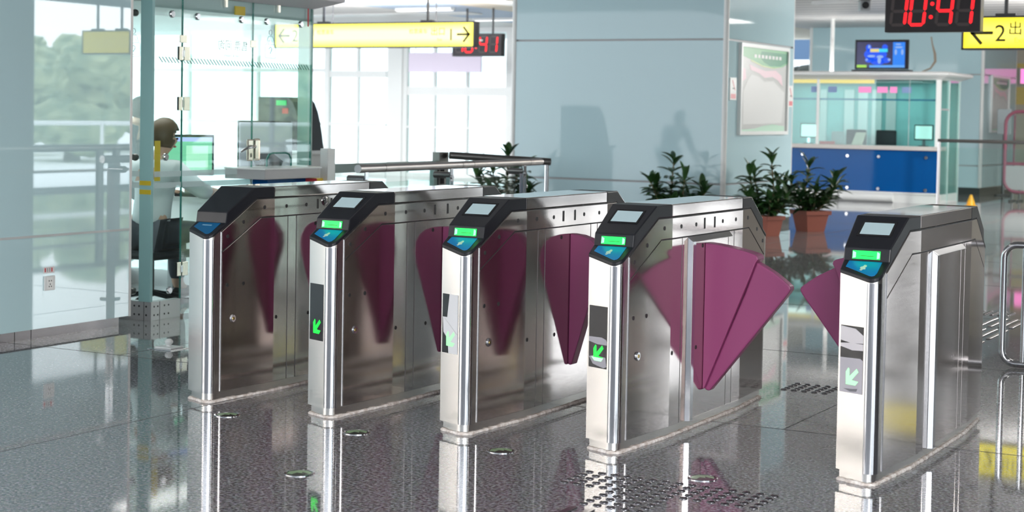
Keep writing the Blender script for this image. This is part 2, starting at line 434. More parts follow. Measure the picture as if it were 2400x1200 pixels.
# glazing on the right-hand side of the hall, beyond the picture; it shows in the polished cladding and steel
RXW = 8.0
struct('wall_far_right', MB().box(RXW, RXW + 0.4, -2.5, 13.4, 0, ZC), mat('right_wall', (0.035, 0.03, 0.03), 0.5))
def windowY(n, y0, y1, x, bars, zs):
    f = MB()
    f.box(x, x + 0.08, y0, y1, 0, 0.06); f.box(x, x + 0.08, y0, y1, ZC - 0.1, ZC)
    for y in bars: f.box(x, x + 0.08, y - 0.03, y + 0.03, 0.06, ZC - 0.1)
    for z in zs: f.box(x, x + 0.08, y0, y1, z - 0.025, z + 0.025)
    w = struct('window_%d' % n, f, mat('grey_frame', (0.25, 0.3, 0.32), 0.4))
    struct('pane', MB().box(x + 0.03, x + 0.036, y0, y1, 0.06, ZC - 0.1), GLASS_W, parent=w)
windowY(6, 13.4, 16.1, RXW, [], [0.72])
windowY(7, 17.0, 22.5, RXW, [19.7], [0.72])
struct('wall_far_right', MB().box(RXW, RXW + 0.4, 16.1, 17.0, 0, ZC), MAT['right_wall'])
struct('wall_far_right', MB().box(RXW, RXW + 0.4, 22.5, 30, 0, ZC), mat('right_wall_grey', (0.30, 0.29, 0.28), 0.5))
windowY(8, -9.0, -2.5, RXW, [-7, -4.8], [])
struct('wall_left_rear', MB().box(-8.4, -8.2, -14, -2.0, 0, ZC), mat('pale_wall', (0.82, 0.80, 0.77), 0.6))
struct('wall_rear', MB().box(-9, 9, -14.2, -14, 0, ZC), mat('rear_wall', (0.20, 0.21, 0.22), 0.6))
# ground outside
struct('ground', MB().box(-80, 60, 30, 90, -0.3, -0.05), mat('pale_paving', (0.85, 0.86, 0.85), 0.8))
struct('ground', MB().box(8.4, 24, -14, 30, -0.3, -0.05), MAT['pale_paving'])
struct('ground', MB().box(-80, -30, -14, 30, -0.3, -0.05), MAT['pale_paving'])
# panel put in as blue sky past the column; white post above the booth
struct('sky_panel', MB().box(-13.5, -8.6, 36, 36.2, 2.92, 3.6), mat('blue_sky_patch', (0.035, 0.075, 0.14), 0.6))
struct('trim_9', MB().cyl((-6.43, 22.6, 2.19), (-6.43, 22.6, ZC), 0.035, seg=16), WHITE)

# ---------------------------------------------------------------- flap gates
HF, HW, YCN, LEN = 0.080, 0.1113, 0.4514, 1.73
def hx(y):
    y = min(y, LEN - y)
    return HW if y >= YCN else HF + (HW - HF) * y / YCN
def ztop(y):
    y = min(y, LEN - y)
    return min(0.7617 + 0.545 * y + 0.0, 0.9466)
FL = Vector((-hx(0.058), 0.058)); FC = Vector((HF, -0.0062))
def front_outline(inset=0.0):
    """left front corner, slanted facet, rounded right corner, start of the right side"""
    L = Vector((-hx(0.058) + inset, 0.058 + inset)); C = Vector((HF - inset, -0.0062 + inset))
    d1 = (L - C).normalized(); d2 = (Vector((hx(0.2) - inset, 0.2)) - C).normalized()
    ang = d1.angle(d2); r = 0.036; t = r / math.tan(ang / 2)
    cen = C + (d1 + d2).normalized() * (r / math.sin(ang / 2))
    p0 = C + d1 * t; p1 = C + d2 * t
    a0 = math.atan2(p0.y - cen.y, p0.x - cen.x); a1 = math.atan2(p1.y - cen.y, p1.x - cen.x)
    while a1 < a0: a1 += 2 * PI
    arc = [cen + Vector((math.cos(a0 + (a1 - a0) * k / 8), math.sin(a0 + (a1 - a0) * k / 8))) * r for k in range(9)]
    return L, arc
def plan_outline(inset=0.0, ys=()):
    L, arc = front_outline(inset)
    half = [L] + arc + [Vector((hx(y) - inset, y)) for y in ys]
    rear = [Vector((-p.x, LEN - p.y)) for p in half]
    return half + rear
def side_plate(poly, t, sgn=1, off=0.0):
    """thin sheet over the (bent) gate side; poly in (y, z)"""
    mb = MB()
    def clip(P, ylim, keep_less):
        out = []
        for i in range(len(P)):
            a, c = P[i], P[(i + 1) % len(P)]
            ina = (a[0] <= ylim + 1e-9) if keep_less else (a[0] >= ylim - 1e-9)
            inc = (c[0] <= ylim + 1e-9) if keep_less else (c[0] >= ylim - 1e-9)
            if ina: out.append(a)
            if ina != inc:
                k = (ylim - a[0]) / (c[0] - a[0]); out.append((ylim, a[1] + k * (c[1] - a[1])))
        return out
    lims = [(-9, YCN), (YCN, LEN - YCN), (LEN - YCN, 9)]
    for lo, hi in lims:
        P = clip(clip(poly, lo, False), hi, True)
        P2 = []
        for p in P:
            if not P2 or abs(p[0] - P2[-1][0]) + abs(p[1] - P2[-1][1]) > 1e-6: P2.append(p)
        if len(P2) < 3: continue
        mb.face([(sgn * (hx(p[0]) + t + off), p[0], p[1]) for p in P2])
    bmesh.ops.remove_doubles(mb.bm, verts=mb.bm.verts, dist=1e-5)
    be = [e for e in mb.bm.edges if e.is_boundary]
    r = bmesh.ops.extrude_edge_only(mb.bm, edges=be)
    for v in r['geom']:
        if isinstance(v, bmesh.types.BMVert): v.co.x -= sgn * (t + 0.0004)
    return mb
def mir(poly): return [(LEN - y, z) for y, z in poly]
G = 0.003
STRIP = [(0.0845, 0.708), (0.353, 0.8575), (1.377, 0.8575), (1.6455, 0.708), (1.6455, 0.800), (1.404, 0.9425), (0.326, 0.9425), (0.0845, 0.800)]
Z0P = 0.050
P_FRONT = [(0.0845, Z0P), (0.5605 - G, Z0P), (0.5605 - G, 0.8522), (0.3535, 0.8522), (0.0845, 0.7022)]
P_S1 = [(0.5605 + G, Z0P), (0.631 - G, Z0P), (0.631 - G, 0.8525), (0.5605 + G, 0.8525)]
P_MID = [(0.631 + G, Z0P), (1.099 - G, Z0P), (1.099 - G, 0.8525), (0.631 + G, 0.8525)]
HOLES = [(0.121, 0.776), (0.229, 0.839), (0.379, 0.903), (0.547, 0.903), (0.712, 0.903), (1.025, 0.903), (1.189, 0.903), (1.357, 0.903), (1.509, 0.841), (1.609, 0.778),
         (0.121, 0.547), (0.233, 0.546), (0.472, 0.364), (0.737, 0.359), (0.792, 0.806)]
FA = Vector((-0.084, 0.058)); FB = Vector((0.049, 0.006)); FT = (FB - FA).normalized(); FN = Vector((FT.y, -FT.x))
def facet(s, z, out=0.0):
    p = FA + FT * s + FN * out
    return Vector((p.x, p.y, z))

def make_hood(root, rear, lit, screen):
    def T(p): p = Vector(p); return Vector((-p.x, LEN - p.y, p.z)) if rear else p
    e = 0.002
    # reader plate (rounded nose)
    L, arc = front_outline(-e)
    out = [L] + arc + [Vector((hx(0.14) + e, 0.14)), Vector((-hx(0.14) - e, 0.14))]
    zb = lambda y: 0.7617 + 0.545 * y
    mb = MB()
    mb.rails([T((p.x, p.y, zb(p.y))) for p in out], [T((p.x, p.y, zb(p.y) + 0.0165)) for p in out])
    # upper hood
    pr = [(0.100, 0.816), (0.110, 0.840), (0.1185, 0.889), (0.310, 1.0), (YCN, 1.0), (YCN, 0.9466), (0.326, 0.9466)]
    mb.rails([T((-hx(y) - e, y, z)) for y, z in pr], [T((hx(y) + e, y, z)) for y, z in pr])
    hood = mb.build('reader_hood', BLACKP, root, bevel=0.004)
    # blue reader pad
    zp = lambda y: zb(y) + 0.0172
    pad = [(-0.066, 0.105), (0.062, 0.105), (0.0625, 0.040), (0.058, 0.026), (0.048, 0.0205), (0.038, 0.022), (-0.068, 0.070)]
    pm = MB().prism([T((x, y, zp(y))) for x, y in pad], (0, 0, 0.0012)).build('reader_pad', PADBLUE if lit else PADDARK, hood)
    if lit:
        ic = [(-0.010, 0.052), (-0.002, 0.049), (0.003, 0.057), (0.011, 0.058), (0.011, 0.064), (0.007, 0.066), (0.012, 0.074), (0.010, 0.082), (0.001, 0.084), (-0.003, 0.074), (-0.010, 0.071), (-0.012, 0.064), (-0.006, 0.061)]
        MB().prism([T((x, y, zp(y) + 0.0012)) for x, y in ic], (0, 0, 0.0006)).build('card_symbol', mat('pad_symbol', (0.38, 0.46, 0.44), 0.5), hood)
    elif not rear:
        MB().prism([T((x, y, zp(y) + 0.0012)) for x, y in ((-0.03, 0.082), (0.025, 0.082), (0.025, 0.089), (-0.03, 0.089))], (0, 0, 0.0005)).build('pad_print', mat('pad_print', (0.15, 0.3, 0.42), 0.5), hood)
    # ticket slot in the upright face
    if lit:
        y0, z0, y1, z1 = 0.1115, 0.846, 0.1168, 0.877
        yy = lambda z: 0.110 + (z - 0.840) / 0.049 * 0.0085
        q = lambda x, z, d: T((x, yy(z) - d, z))
        fr = MB()
        fr.rails([q(-0.0555, 0.846, 0.004), q(-0.0555, 0.877, 0.004), q(-0.0555, 0.877, -0.004), q(-0.0555, 0.846, -0.004)], [q(0.0515, 0.846, 0.004), q(0.0515, 0.877, 0.004), q(0.0515, 0.877, -0.004), q(0.0515, 0.846, -0.004)])
        slot = fr.build('ticket_slot', GREENLIT, hood)
        MB().rails([q(-0.024, 0.857, 0.0045), q(-0.024, 0.8592, 0.0045), q(-0.024, 0.8592, 0), q(-0.024, 0.857, 0)], [q(0.028, 0.857, 0.0045), q(0.028, 0.8592, 0.0045), q(0.028, 0.8592, 0), q(0.028, 0.857, 0)]).build('slot_mouth', GROOVE, slot)
        gl = mat('green_lens_pale', (0.3, 0.8, 0.4), 0.2, emit=(0.25, 0.85, 0.45), es=0.8)
        for xa, xb in ((-0.0545, -0.042), (0.040, 0.0505)):
            ls = MB(); ls.rails([q(xa, 0.848, 0.0046), q(xa, 0.875, 0.0046), q(xa, 0.875, 0.003), q(xa, 0.848, 0.003)], [q(xb, 0.851, 0.0046), q(xb, 0.870, 0.0046), q(xb, 0.870, 0.003), q(xb, 0.851, 0.003)])
            ls.build('slot_lens', gl, slot)
        ld = bpy.data.lights.new('slot_lamp', 'AREA'); ld.shape = 'RECTANGLE'; ld.size = 0.09; ld.size_y = 0.015; ld.energy = 0.014; ld.color = (0.0, 1.0, 0.12)
        lo = bpy.data.objects.new('slot_lamp', ld); COL.objects.link(lo); lo.parent = hood
        lo.location = T((0.0, 0.100, 0.862)); lo.rotation_euler = (math.radians(-35), 0, PI if rear else 0)
    if screen:
        d = Vector((0, 0.1915, 0.111)).normalized(); nn = Vector((0, -d.z, d.y)); o = Vector((0, 0.1185, 0.889))
        P = lambda x, y, h: T((x, 0, 0)) if False else T(Vector((x, 0, 0)) + o + d * ((y - 0.1185) / d.y) + nn * h)
        sq = lambda xa, xb, ya, yb, h0, h1: MB().rails([P(xa, ya, h0), P(xa, yb, h0), P(xa, yb, h1), P(xa, ya, h1)], [P(xb, ya, h0), P(xb, yb, h0), P(xb, yb, h1), P(xb, ya, h1)])
        bz = sq(-0.066, 0.070, 0.185, 0.276, 0.0, 0.0016).build('screen_surround', BLACKG, hood)
        sq(-0.056, 0.0605, 0.196, 0.2655, 0.0012, 0.0024).build('screen', SCREENLIT, bz)
    return hood

def make_gate(x, label, lit=True, film=None, flapR=None, flapL=None, frameR=False, lock=True, toplock=False, holes=True):
    root = thing('ticket_gate', label, 'ticket gate', (x, 0, 0), 0, 'flap ticket gates in a row')
    ys = [0.083, 0.3392, YCN]
    # steel body
    out = plan_outline(0.0, ys + [LEN - YCN, LEN - 0.3392, LEN - 0.12])
    mb = MB(); mb.rails([(p.x, p.y, 0.045) for p in out], [(p.x, p.y, ztop(p.y) if 0 <= p.y <= LEN else 0.7585) for p in out])
    body = mb.build('body', STEEL_F, root, smooth=20)
    # bright rounded corner posts at the two noses
    L, arc = front_outline(0.0)
    for rear in (False, True):
        cm = MB()
        sp = []
        ins = front_outline(0.004)[1]
        ou = front_outline(-0.0022)[1]
        loop = [Vector((p.x, p.y)) for p in ou] + [Vector((p.x, p.y)) for p in reversed(ins)]
        if rear: loop = [Vector((-p.x, LEN - p.y)) for p in loop]
        cm.rails([(p.x, p.y, 0.046) for p in loop], [(p.x, p.y, 0.764) for p in loop])
        cm.build('corner_post', POLISH, root, smooth=50)
    pl = plan_outline(0.011, ys + [LEN - YCN, LEN - 0.3392, LEN - 0.12])
    MB().rails([(p.x, p.y, 0.0) for p in pl], [(p.x, p.y, 0.045) for p in pl]).build('plinth', STEEL_F, root, smooth=20)
    # ragged mortar bead at the floor
    po = plan_outline(0.008, [0.15, 0.25, 0.35, YCN, 0.6, 0.75, 0.9, 1.05, 1.2, LEN - YCN, 1.4, 1.5])
    rnd = random.Random(int(abs(x) * 1000))
    dense = []
    for i in range(len(po)):
        a, c = po[i], po[(i + 1) % len(po)]; k = max(1, int((c - a).length / 0.018))
        for q in range(k): dense.append(a + (c - a) * q / k)
    cen = Vector((0, LEN / 2))
    pts = []; rr = []
    for p in dense:
        pts.append((p.x + rnd.uniform(-0.002, 0.002), p.y + rnd.uniform(-0.002, 0.002), 0.003)); rr.append(rnd.uniform(0.006, 0.0115))
    MB().tube(pts, rr, seg=6, closed=True).build('mortar_bead', CAULK, root, smooth=60)
    # top cover between the hoods
    ct = MB(); pr = [(YCN + 0.001, 1.0), (LEN - YCN - 0.001, 1.0), (LEN - YCN - 0.001, 0.949), (YCN + 0.001, 0.949)]
    ct.rails([(-HW - 0.0015, y, z) for y, z in pr], [(HW + 0.0015, y, z) for y, z in pr])
    cov = ct.build('top_cover', STEEL, root, bevel=0.003)
    tp = MB(); tp.box(-HW + 0.004, HW - 0.004, YCN + 0.002, LEN - YCN - 0.002, 1.0002, 1.0016)
    tp.build('top_sheet', mat('top_glass_sheet', (0.30, 0.32, 0.33), 0.04, coat=1.0, ior=1.7), cov)
    make_hood(root, False, lit, lit)
    make_hood(root, True, False, False)
    # side sheets with shadow gaps (dark backing shows in the gaps)
    for sgn, frame in ((1, frameR), (-1, frameR)):
        f = (lambda p: p) if sgn > 0 else mir
        full = [(0.081, 0.049), (LEN - 0.081, 0.049), (LEN - 0.081, 0.8035), (1.404, 0.9462), (0.326, 0.9462), (0.081, 0.8035)]
        side_plate(full, 0.0008, sgn).build('seam_backing', GROOVE, root)
        side_plate([(0.0805, 0.049), (0.0826, 0.049), (0.0826, 0.7995), (0.0805, 0.798)] if sgn > 0 else mir([(0.0805, 0.049), (0.0826, 0.049), (0.0826, 0.7995), (0.0805, 0.798)]), 0.0042, sgn).build('edge_trim', POLISH, root)
        side_plate(f(STRIP), 0.0035, sgn).build('upper_side_strip', STEEL, root, bevel=0.0008)
        side_plate(f(P_FRONT), 0.0035, sgn).build('side_panel', STEEL, root, bevel=0.0008)
        side_plate(f(P_S1), 0.0035, sgn).build('side_panel', STEEL, root, bevel=0.0008)
        side_plate(f(P_MID), 0.0035, sgn).build('side_panel', STEEL, root, bevel=0.0008)
        side_plate(mir(f(P_S1)), 0.0035, sgn).build('side_panel', STEEL, root, bevel=0.0008)
        side_plate(mir(f(P_FRONT)), 0.0035, sgn).build('side_panel', STEEL, root, bevel=0.0008)
        if frame:   # raised three-sided guard frame round the flap opening
            fm = MB(); xs = sgn * (HW + 0.0036); d = sgn * 0.022
            Y = (lambda y: y) if sgn > 0 else (lambda y: LEN - y)
            for (ya, yb, za, zb_) in ((0.622, 0.668, 0.046, 0.852),):
                P0 = [(xs, Y(ya), za), (xs, Y(yb), za), (xs + d, Y(yb - 0.004), za), (xs + d, Y(ya + 0.010), za)]
                P1 = [(p[0], p[1], zb_ - (0.02 if abs(p[0] - xs) > 0.01 else 0)) for p in P0]
                fm.rails(P0, P1)
            P0 = [(xs, Y(0.64), 0.853), (xs + d, Y(0.66), 0.832), (xs, Y(0.66), 0.826)]
            P1 = [(xs, Y(1.112), 0.853), (xs + d, Y(1.100), 0.832), (xs, Y(1.100), 0.826)]
            fm.rails(P0, P1)
            fm.build('guard_frame', POLISH, root, bevel=0.0015)
        if holes:
            if sgn < 0 : continue
            for (y, z) in HOLES:
                X0 = hx(y) + 0.0036
                MB().cyl((X0 - 0.004, y, z), (X0 + 0.0012, y, z), 0.0092, seg=14).build('sensor_eye', GROOVE, root)
            for y in (0.809, 0.928):
                MB().box(HW + 0.003, HW + 0.0048, y - 0.0075, y + 0.0075, 0.8795, 0.928).build('sensor_slot', GROOVE, root)
            if toplock:
                lk = MB().lathe([(0.024, 0), (0.024, 0.003), (0.019, 0.006)], seg=20)
                bmesh.ops.rotate(lk.bm, verts=lk.bm.verts, matrix=Matrix.Rotation(PI / 2, 3, 'Y'))
                bmesh.ops.translate(lk.bm, verts=lk.bm.verts, vec=(HW + 0.0036, 0.868, 0.917))
                lk2 = lk.build('top_lock', POLISH, root, smooth=40)
                MB().box(HW + 0.0092, HW + 0.0105, 0.864, 0.872, 0.905, 0.929).build('keyhole', GROOVE, lk2)
            lk = MB().cyl((hx(0.161) + 0.002, 0.161, 0.386), (hx(0.161) + 0.010, 0.161, 0.386), 0.020, 0.0165, seg=20)
            lk = lk.build('lock', POLISH, root, smooth=40)
            MB().cyl((hx(0.161) + 0.0085, 0.161, 0.386), (hx(0.161) + 0.0112, 0.161, 0.386), 0.008, seg=14).build('lock_core', mat('brass', (0.7, 0.5, 0.15), 0.25, 1.0), lk)
            MB().box(hx(0.161) + 0.0112, hx(0.161) + 0.0118, 0.1595, 0.1625, 0.381, 0.391).build('keyhole', GROOVE, lk)
    # direction arrow window in the slanted front
    if film is not None:
        def sheet(poly, o0, o1): return MB().rails([facet(s, z, o0) for s, z in poly], [facet(s, z, o1) for s, z in poly])
        wn_ = sheet([(0.0095, 0.343), (0.1165, 0.343), (0.1165, 0.597), (0.0095, 0.597)], 0.0, 0.0012).build('arrow_window', BLACKG, root)
        al = mat('arrow_green_' + film, (0.0, 0.5, 0.05), 0.3, emit={'black': (0.0, 1.0, 0.03), 'torn': (0.02, 1.0, 0.10), 'grey': (0.22, 0.95, 0.32)}[film if film in ('black', 'torn', 'grey') else 'black'], es=1.1)
        arrow = [(0.0395, 0.374), (0.0845, 0.3735), (0.0975, 0.389), (0.0665, 0.392), (0.0975, 0.4255), (0.0895, 0.4375), (0.0560, 0.406), (0.0552, 0.4335), (0.0500, 0.4375), (0.0385, 0.4215)]
        sheet(arrow, 0.0012, 0.0022).build('arrow', al, wn_)
        if film == 'torn':
            FM = mat('peeling_film', (0.66, 0.67, 0.70), 0.25)
            sheet([(0.058, 0.597), (0.1165, 0.597), (0.1165, 0.343), (0.055, 0.343), (0.050, 0.388), (0.047, 0.405), (0.018, 0.432), (0.013, 0.497), (0.043, 0.497)], 0.0012, 0.0018).build('torn_film', FM, wn_)
            sheet([(0.024, 0.492), (0.1165, 0.425), (0.1165, 0.4285), (0.024, 0.4945)], 0.0018, 0.0022).build('film_crease', GREY, wn_)
            sheet(arrow, 0.0019, 0.0024).build('arrow_glow', mat('arrow_through_film', (0.35, 0.75, 0.40), 0.4, emit=(0.30, 0.95, 0.38), es=0.5), wn_)
        if film == 'crumpled':
            FM = mat('crumpled_film', (0.30, 0.29, 0.33), 0.22)
            sheet([(0.0095, 0.468), (0.085, 0.470), (0.112, 0.463), (0.1165, 0.455), (0.1165, 0.441), (0.060, 0.440), (0.0095, 0.449)], 0.0012, 0.0019).build('film_fold', FM, wn_)
            sheet([(0.012, 0.386), (0.040, 0.392), (0.110, 0.390), (0.1165, 0.352), (0.100, 0.346), (0.062, 0.352), (0.035, 0.358)], 0.0012, 0.0019).build('film_fold', FM, wn_)
            sheet([(0.027, 0.386), (0.098, 0.386), (0.085, 0.3715), (0.045, 0.372)], 0.0022, 0.0026).build('arrow_tail', mat('arrow_pale', (0.4, 0.8, 0.45), 0.4, emit=(0.35, 0.95, 0.45), es=0.8), wn_)
        if film == 'grey':
            FG = mat('grey_film', (0.33, 0.32, 0.36), 0.2)
            sheet([(0.0095, 0.343), (0.1165, 0.343), (0.1165, 0.470), (0.105, 0.477), (0.0095, 0.474)], 0.0012, 0.0018).build('grey_film', FG, wn_)
            sheet(arrow, 0.0018, 0.0024).build('arrow_glow', mat('arrow_through_grey', (0.3, 0.7, 0.35), 0.4, emit=(0.30, 0.92, 0.38), es=0.85), wn_)
            FGL = mat('grey_film_light', (0.52, 0.50, 0.53), 0.3)
            sheet([(0.0095, 0.594), (0.080, 0.588), (0.1165, 0.565), (0.1165, 0.535), (0.060, 0.532), (0.0095, 0.540)], 0.0012, 0.0018).build('film_wrinkle', FGL, wn_)
            sheet([(0.0095, 0.528), (0.060, 0.533), (0.1165, 0.532), (0.1165, 0.508), (0.065, 0.505), (0.0095, 0.516)], 0.0012, 0.0018).build('film_wrinkle', FGL, wn_)
            sheet([(0.028, 0.357), (0.070, 0.359), (0.095, 0.362), (0.090, 0.351), (0.060, 0.348)], 0.0018, 0.0022).build('film_wrinkle', mat('film_dark', (0.10, 0.10, 0.12), 0.3), wn_)
    # flaps
    def leaf(poly, y0, y1, sgn, name, parent, bv):
        mb = MB(); mb.rails([(sgn * px, y0, pz) for px, pz in poly], [(sgn * px, y1, pz) for px, pz in poly])
        return mb.build(name, MAGENTA, parent, bevel=bv)
    XW = HW + 0.004
    def wide(sgn):
        dy = 0.0
        A = [(XW, 0.165), (0.122, 0.163), (0.352, 0.738), (0.363, 0.755), (0.360, 0.768), (0.347, 0.776), (0.311, 0.786), (0.276, 0.793), (0.240, 0.800), (0.205, 0.805), (0.160, 0.811), (XW, 0.815)]
        B = [(0.118, 0.158), (0.142, 0.153), (0.500, 0.612), (0.512, 0.632), (0.508, 0.645), (0.472, 0.673), (0.434, 0.699), (0.395, 0.720), (0.352, 0.742), (0.30, 0.60)]
        a = leaf(A, 0.820, 0.905, sgn, 'flap', root, 0.010)
        leaf(B, 0.836, 0.889, sgn, 'sliding_leaf', a, 0.009)
    def narrow(sgn):
        A = [(XW, 0.205), (0.125, 0.200), (0.134, 0.204), (0.195, 0.410), (0.268, 0.640), (0.276, 0.690), (0.270, 0.735), (0.245, 0.775), (0.215, 0.798), (0.170, 0.812), (XW, 0.818)]
        leaf(A, 0.880, 0.945, sgn, 'flap', root, 0.010)
    for sgn, k in ((1, flapR), (-1, flapL)):
        if k == 'wide': wide(sgn)
        elif k == 'narrow': narrow(sgn)
    return root
make_gate(-2.0967, 'steel flap gate nearest the glass booth, its reader unlit and no arrow on its front', lit=False, flapR='narrow', toplock=True)
make_gate(-1.4031, 'second steel flap gate from the booth, black arrow window with a plain green arrow', film='black', flapR='narrow', flapL='narrow')
make_gate(-0.7042, 'middle steel flap gate of the row, torn white film hanging over its green arrow', film='torn', flapR='narrow', flapL='narrow')
make_gate(0.0, 'steel flap gate with the big magenta fan flap open to its right', film='crumpled', flapR='wide', flapL='narrow', frameR=True)
make_gate(1.0634, 'steel flap gate standing apart at the right, grey wrinkled film around its pale green arrow', film='grey', flapL='wide', frameR=True, holes=False)

# ---------------------------------------------------------------- floor furniture
def stud(name, label, x, y, group):
    mb = MB().lathe([(0.0165, 0), (0.0165, 0.001), (0.0135, 0.0042), (0.008, 0.0056), (0.0, 0.006)], seg=14)
    o = mb.build(name, DSTUD, smooth=50); o.location = (x, y, 0)
    return tag(o, label, 'tactile stud', group)
DSTUD = mat('stud_steel', (0.16, 0.155, 0.17), 0.22, 1.0)
S0 = None
def studs(x0, y0, cells, label, group, p=0.0535):
    global S0
    for i, jy in cells:
        if S0 is None: S0 = stud('tactile_stud', label, x0, y0, group); o = S0
        else: o = S0.copy(); COL.objects.link(o)
        o.location = (x0 + i * p, y0 - jy * p, 0); o['label'] = label; o['group'] = group
studs(0.129, -0.337, [(i, k) for k in range(5) for i in range(15)] + [(i, k) for k in range(5, 10) for i in range(4, 9)],
      'round grey metal stud in the dotted floor patch in front of the fan-flap gate', 'tactile studs in front of the gates')
studs(0.092, 2.181, [(i, k) for k in range(5) for i in range(5)],
      'round metal stud in the small dotted floor patch behind the gates', 'tactile studs behind the gates')
studs(0.12, 6.15, [(i, k) for k in range(5) for i in range(5)],
      'round metal stud in the far dotted floor patch by the ribbed strips', 'tactile studs far behind the gates')
def bar(x, y0, y1, label, group):
    mb = MB(); n = 6
    o = [(x + 0.015 * math.cos(PI + PI * k / n), y0 + 0.015 * math.sin(PI + PI * k / n)) for k in range(n + 1)] + [(x + 0.015 * math.cos(PI * k / n), y1 + 0.015 * math.sin(PI * k / n)) for k in range(n + 1)]
    mb.prism([(a, c, 0) for a, c in o], (0, 0, 0.005))
    return tag(mb.build('tactile_bar', DSTUD, bevel=0.002), label, 'tactile bar', group)
for k, x in enumerate((0.343, 0.41, 0.477, 0.544)):
    bar(x, -1.22, -0.90, 'long ribbed metal guide strip at the bottom edge, below the dotted floor patch', 'guide strips in front of the gates')
for k, (x) in enumerate((0.30, 0.37, 0.44, 0.51)):
    for y0 in (3.95, 4.6, 5.25):
        bar(x, y0, y0 + 0.5, 'long ribbed metal guide strip on the floor behind the right-hand gate', 'guide strips behind the gates')
DG = mat('disc_dark', (0.02, 0.03, 0.025), 0.2); DGN = mat('disc_green', (0.20, 0.30, 0.17), 0.3)
def disc(x, y, label):
    t = thing('floor_arrow_disc', label, 'floor marker', (x, y, 0), 0, 'arrow discs set in the floor')
    MB().lathe([(0.058, 0), (0.058, 0.003), (0.053, 0.0042), (0.051, 0.0025), (0.0, 0.0025)], seg=40).build('ring', POLISH, t, smooth=30)
    d = MB().lathe([(0.0505, 0.0026), (0.0, 0.0028)], seg=40).build('plate', DG, t)
    MB().prism([(-0.035, -0.034, 0.0028), (-0.012, -0.034, 0.0028), (-0.012, 0.0, 0.0028), (0.012, -0.0, 0.0028), (0.0, 0.02, 0.0028), (0.045, 0.005, 0.0028), (0.03, 0.035, 0.0028), (0.0, 0.046, 0.0028), (-0.03, 0.036, 0.0028), (-0.046, 0.0, 0.0028)], (0, 0, 0.0004)).build('arrow', DGN, d)
disc(-1.765, -0.171, 'green arrow disc in the floor in front of the lane beside the unlit gate')
disc(-0.78, -0.973, 'green arrow disc nearest the camera, out in the open floor')
disc(-1.055, -0.185, 'green arrow disc in the floor between the black-window gate and the torn-film gate')
disc(-0.35, -0.178, 'green arrow disc in the floor between the torn-film gate and the fan-flap gate')
disc(0.541, -0.199, 'green arrow disc in the floor before the lane of the open fan flap')
# floor socket with its knob
t = thing('floor_socket', 'square metal floor socket plate with a round knob between booth and gates', 'floor socket', (-3.35, 1.29, 0))
MB().box(-0.085, 0.085, -0.085, 0.085, 0, 0.004).build('plate', POLISH, t, bevel=0.001)
MB().box(-0.06, 0.06, -0.055, 0.055, 0.004, 0.012, 0.003).build('cover', WHITE, t)
MB().lathe([(0.014, 0.012), (0.012, 0.02), (0.022, 0.03), (0.024, 0.042), (0.014, 0.054), (0, 0.056)], seg=20).build('knob', WHITE, t, smooth=50)
# wall socket and paper notice on the left wall
t = thing('wall_socket', 'white wall socket low on the glass-clad left wall', 'socket', (WX, 1.242, 0.322))
MB().box(0, 0.009, -0.043, 0.043, -0.043, 0.043, 0.003).build('plate', WHITE, t)
ins = MB().box(0.009, 0.0105, -0.02, 0.022, -0.034, 0.034).build('socket_face', mat('socket_white', (0.9, 0.9, 0.88), 0.3), t)
hl = MB()
for y, z in ((-0.008, 0.014), (0.010, 0.014), (0.001, -0.006), (-0.008, -0.02), (0.010, -0.02)): hl.box(0.0105, 0.0112, y - 0.003, y + 0.003, z - 0.004, z + 0.004)
hl.build('socket_hole', GROOVE, ins)
t = thing('paper_notice', 'small peeling paper notice stuck on the wall above the socket', 'notice', (WX, 1.242, 0.400))
MB().box(0, 0.001, -0.045, 0.045, -0.019, 0.019).build('sheet', mat('notice_paper', (0.78, 0.75, 0.75), 0.6), t)
for k, y in enumerate((-0.03, -0.012, 0.006, 0.024)):
    MB().box(0.001, 0.0014, y - 0.006, y + 0.004, -0.012, 0.012).build('print', RED if k in (0, 3) else GREY, t)

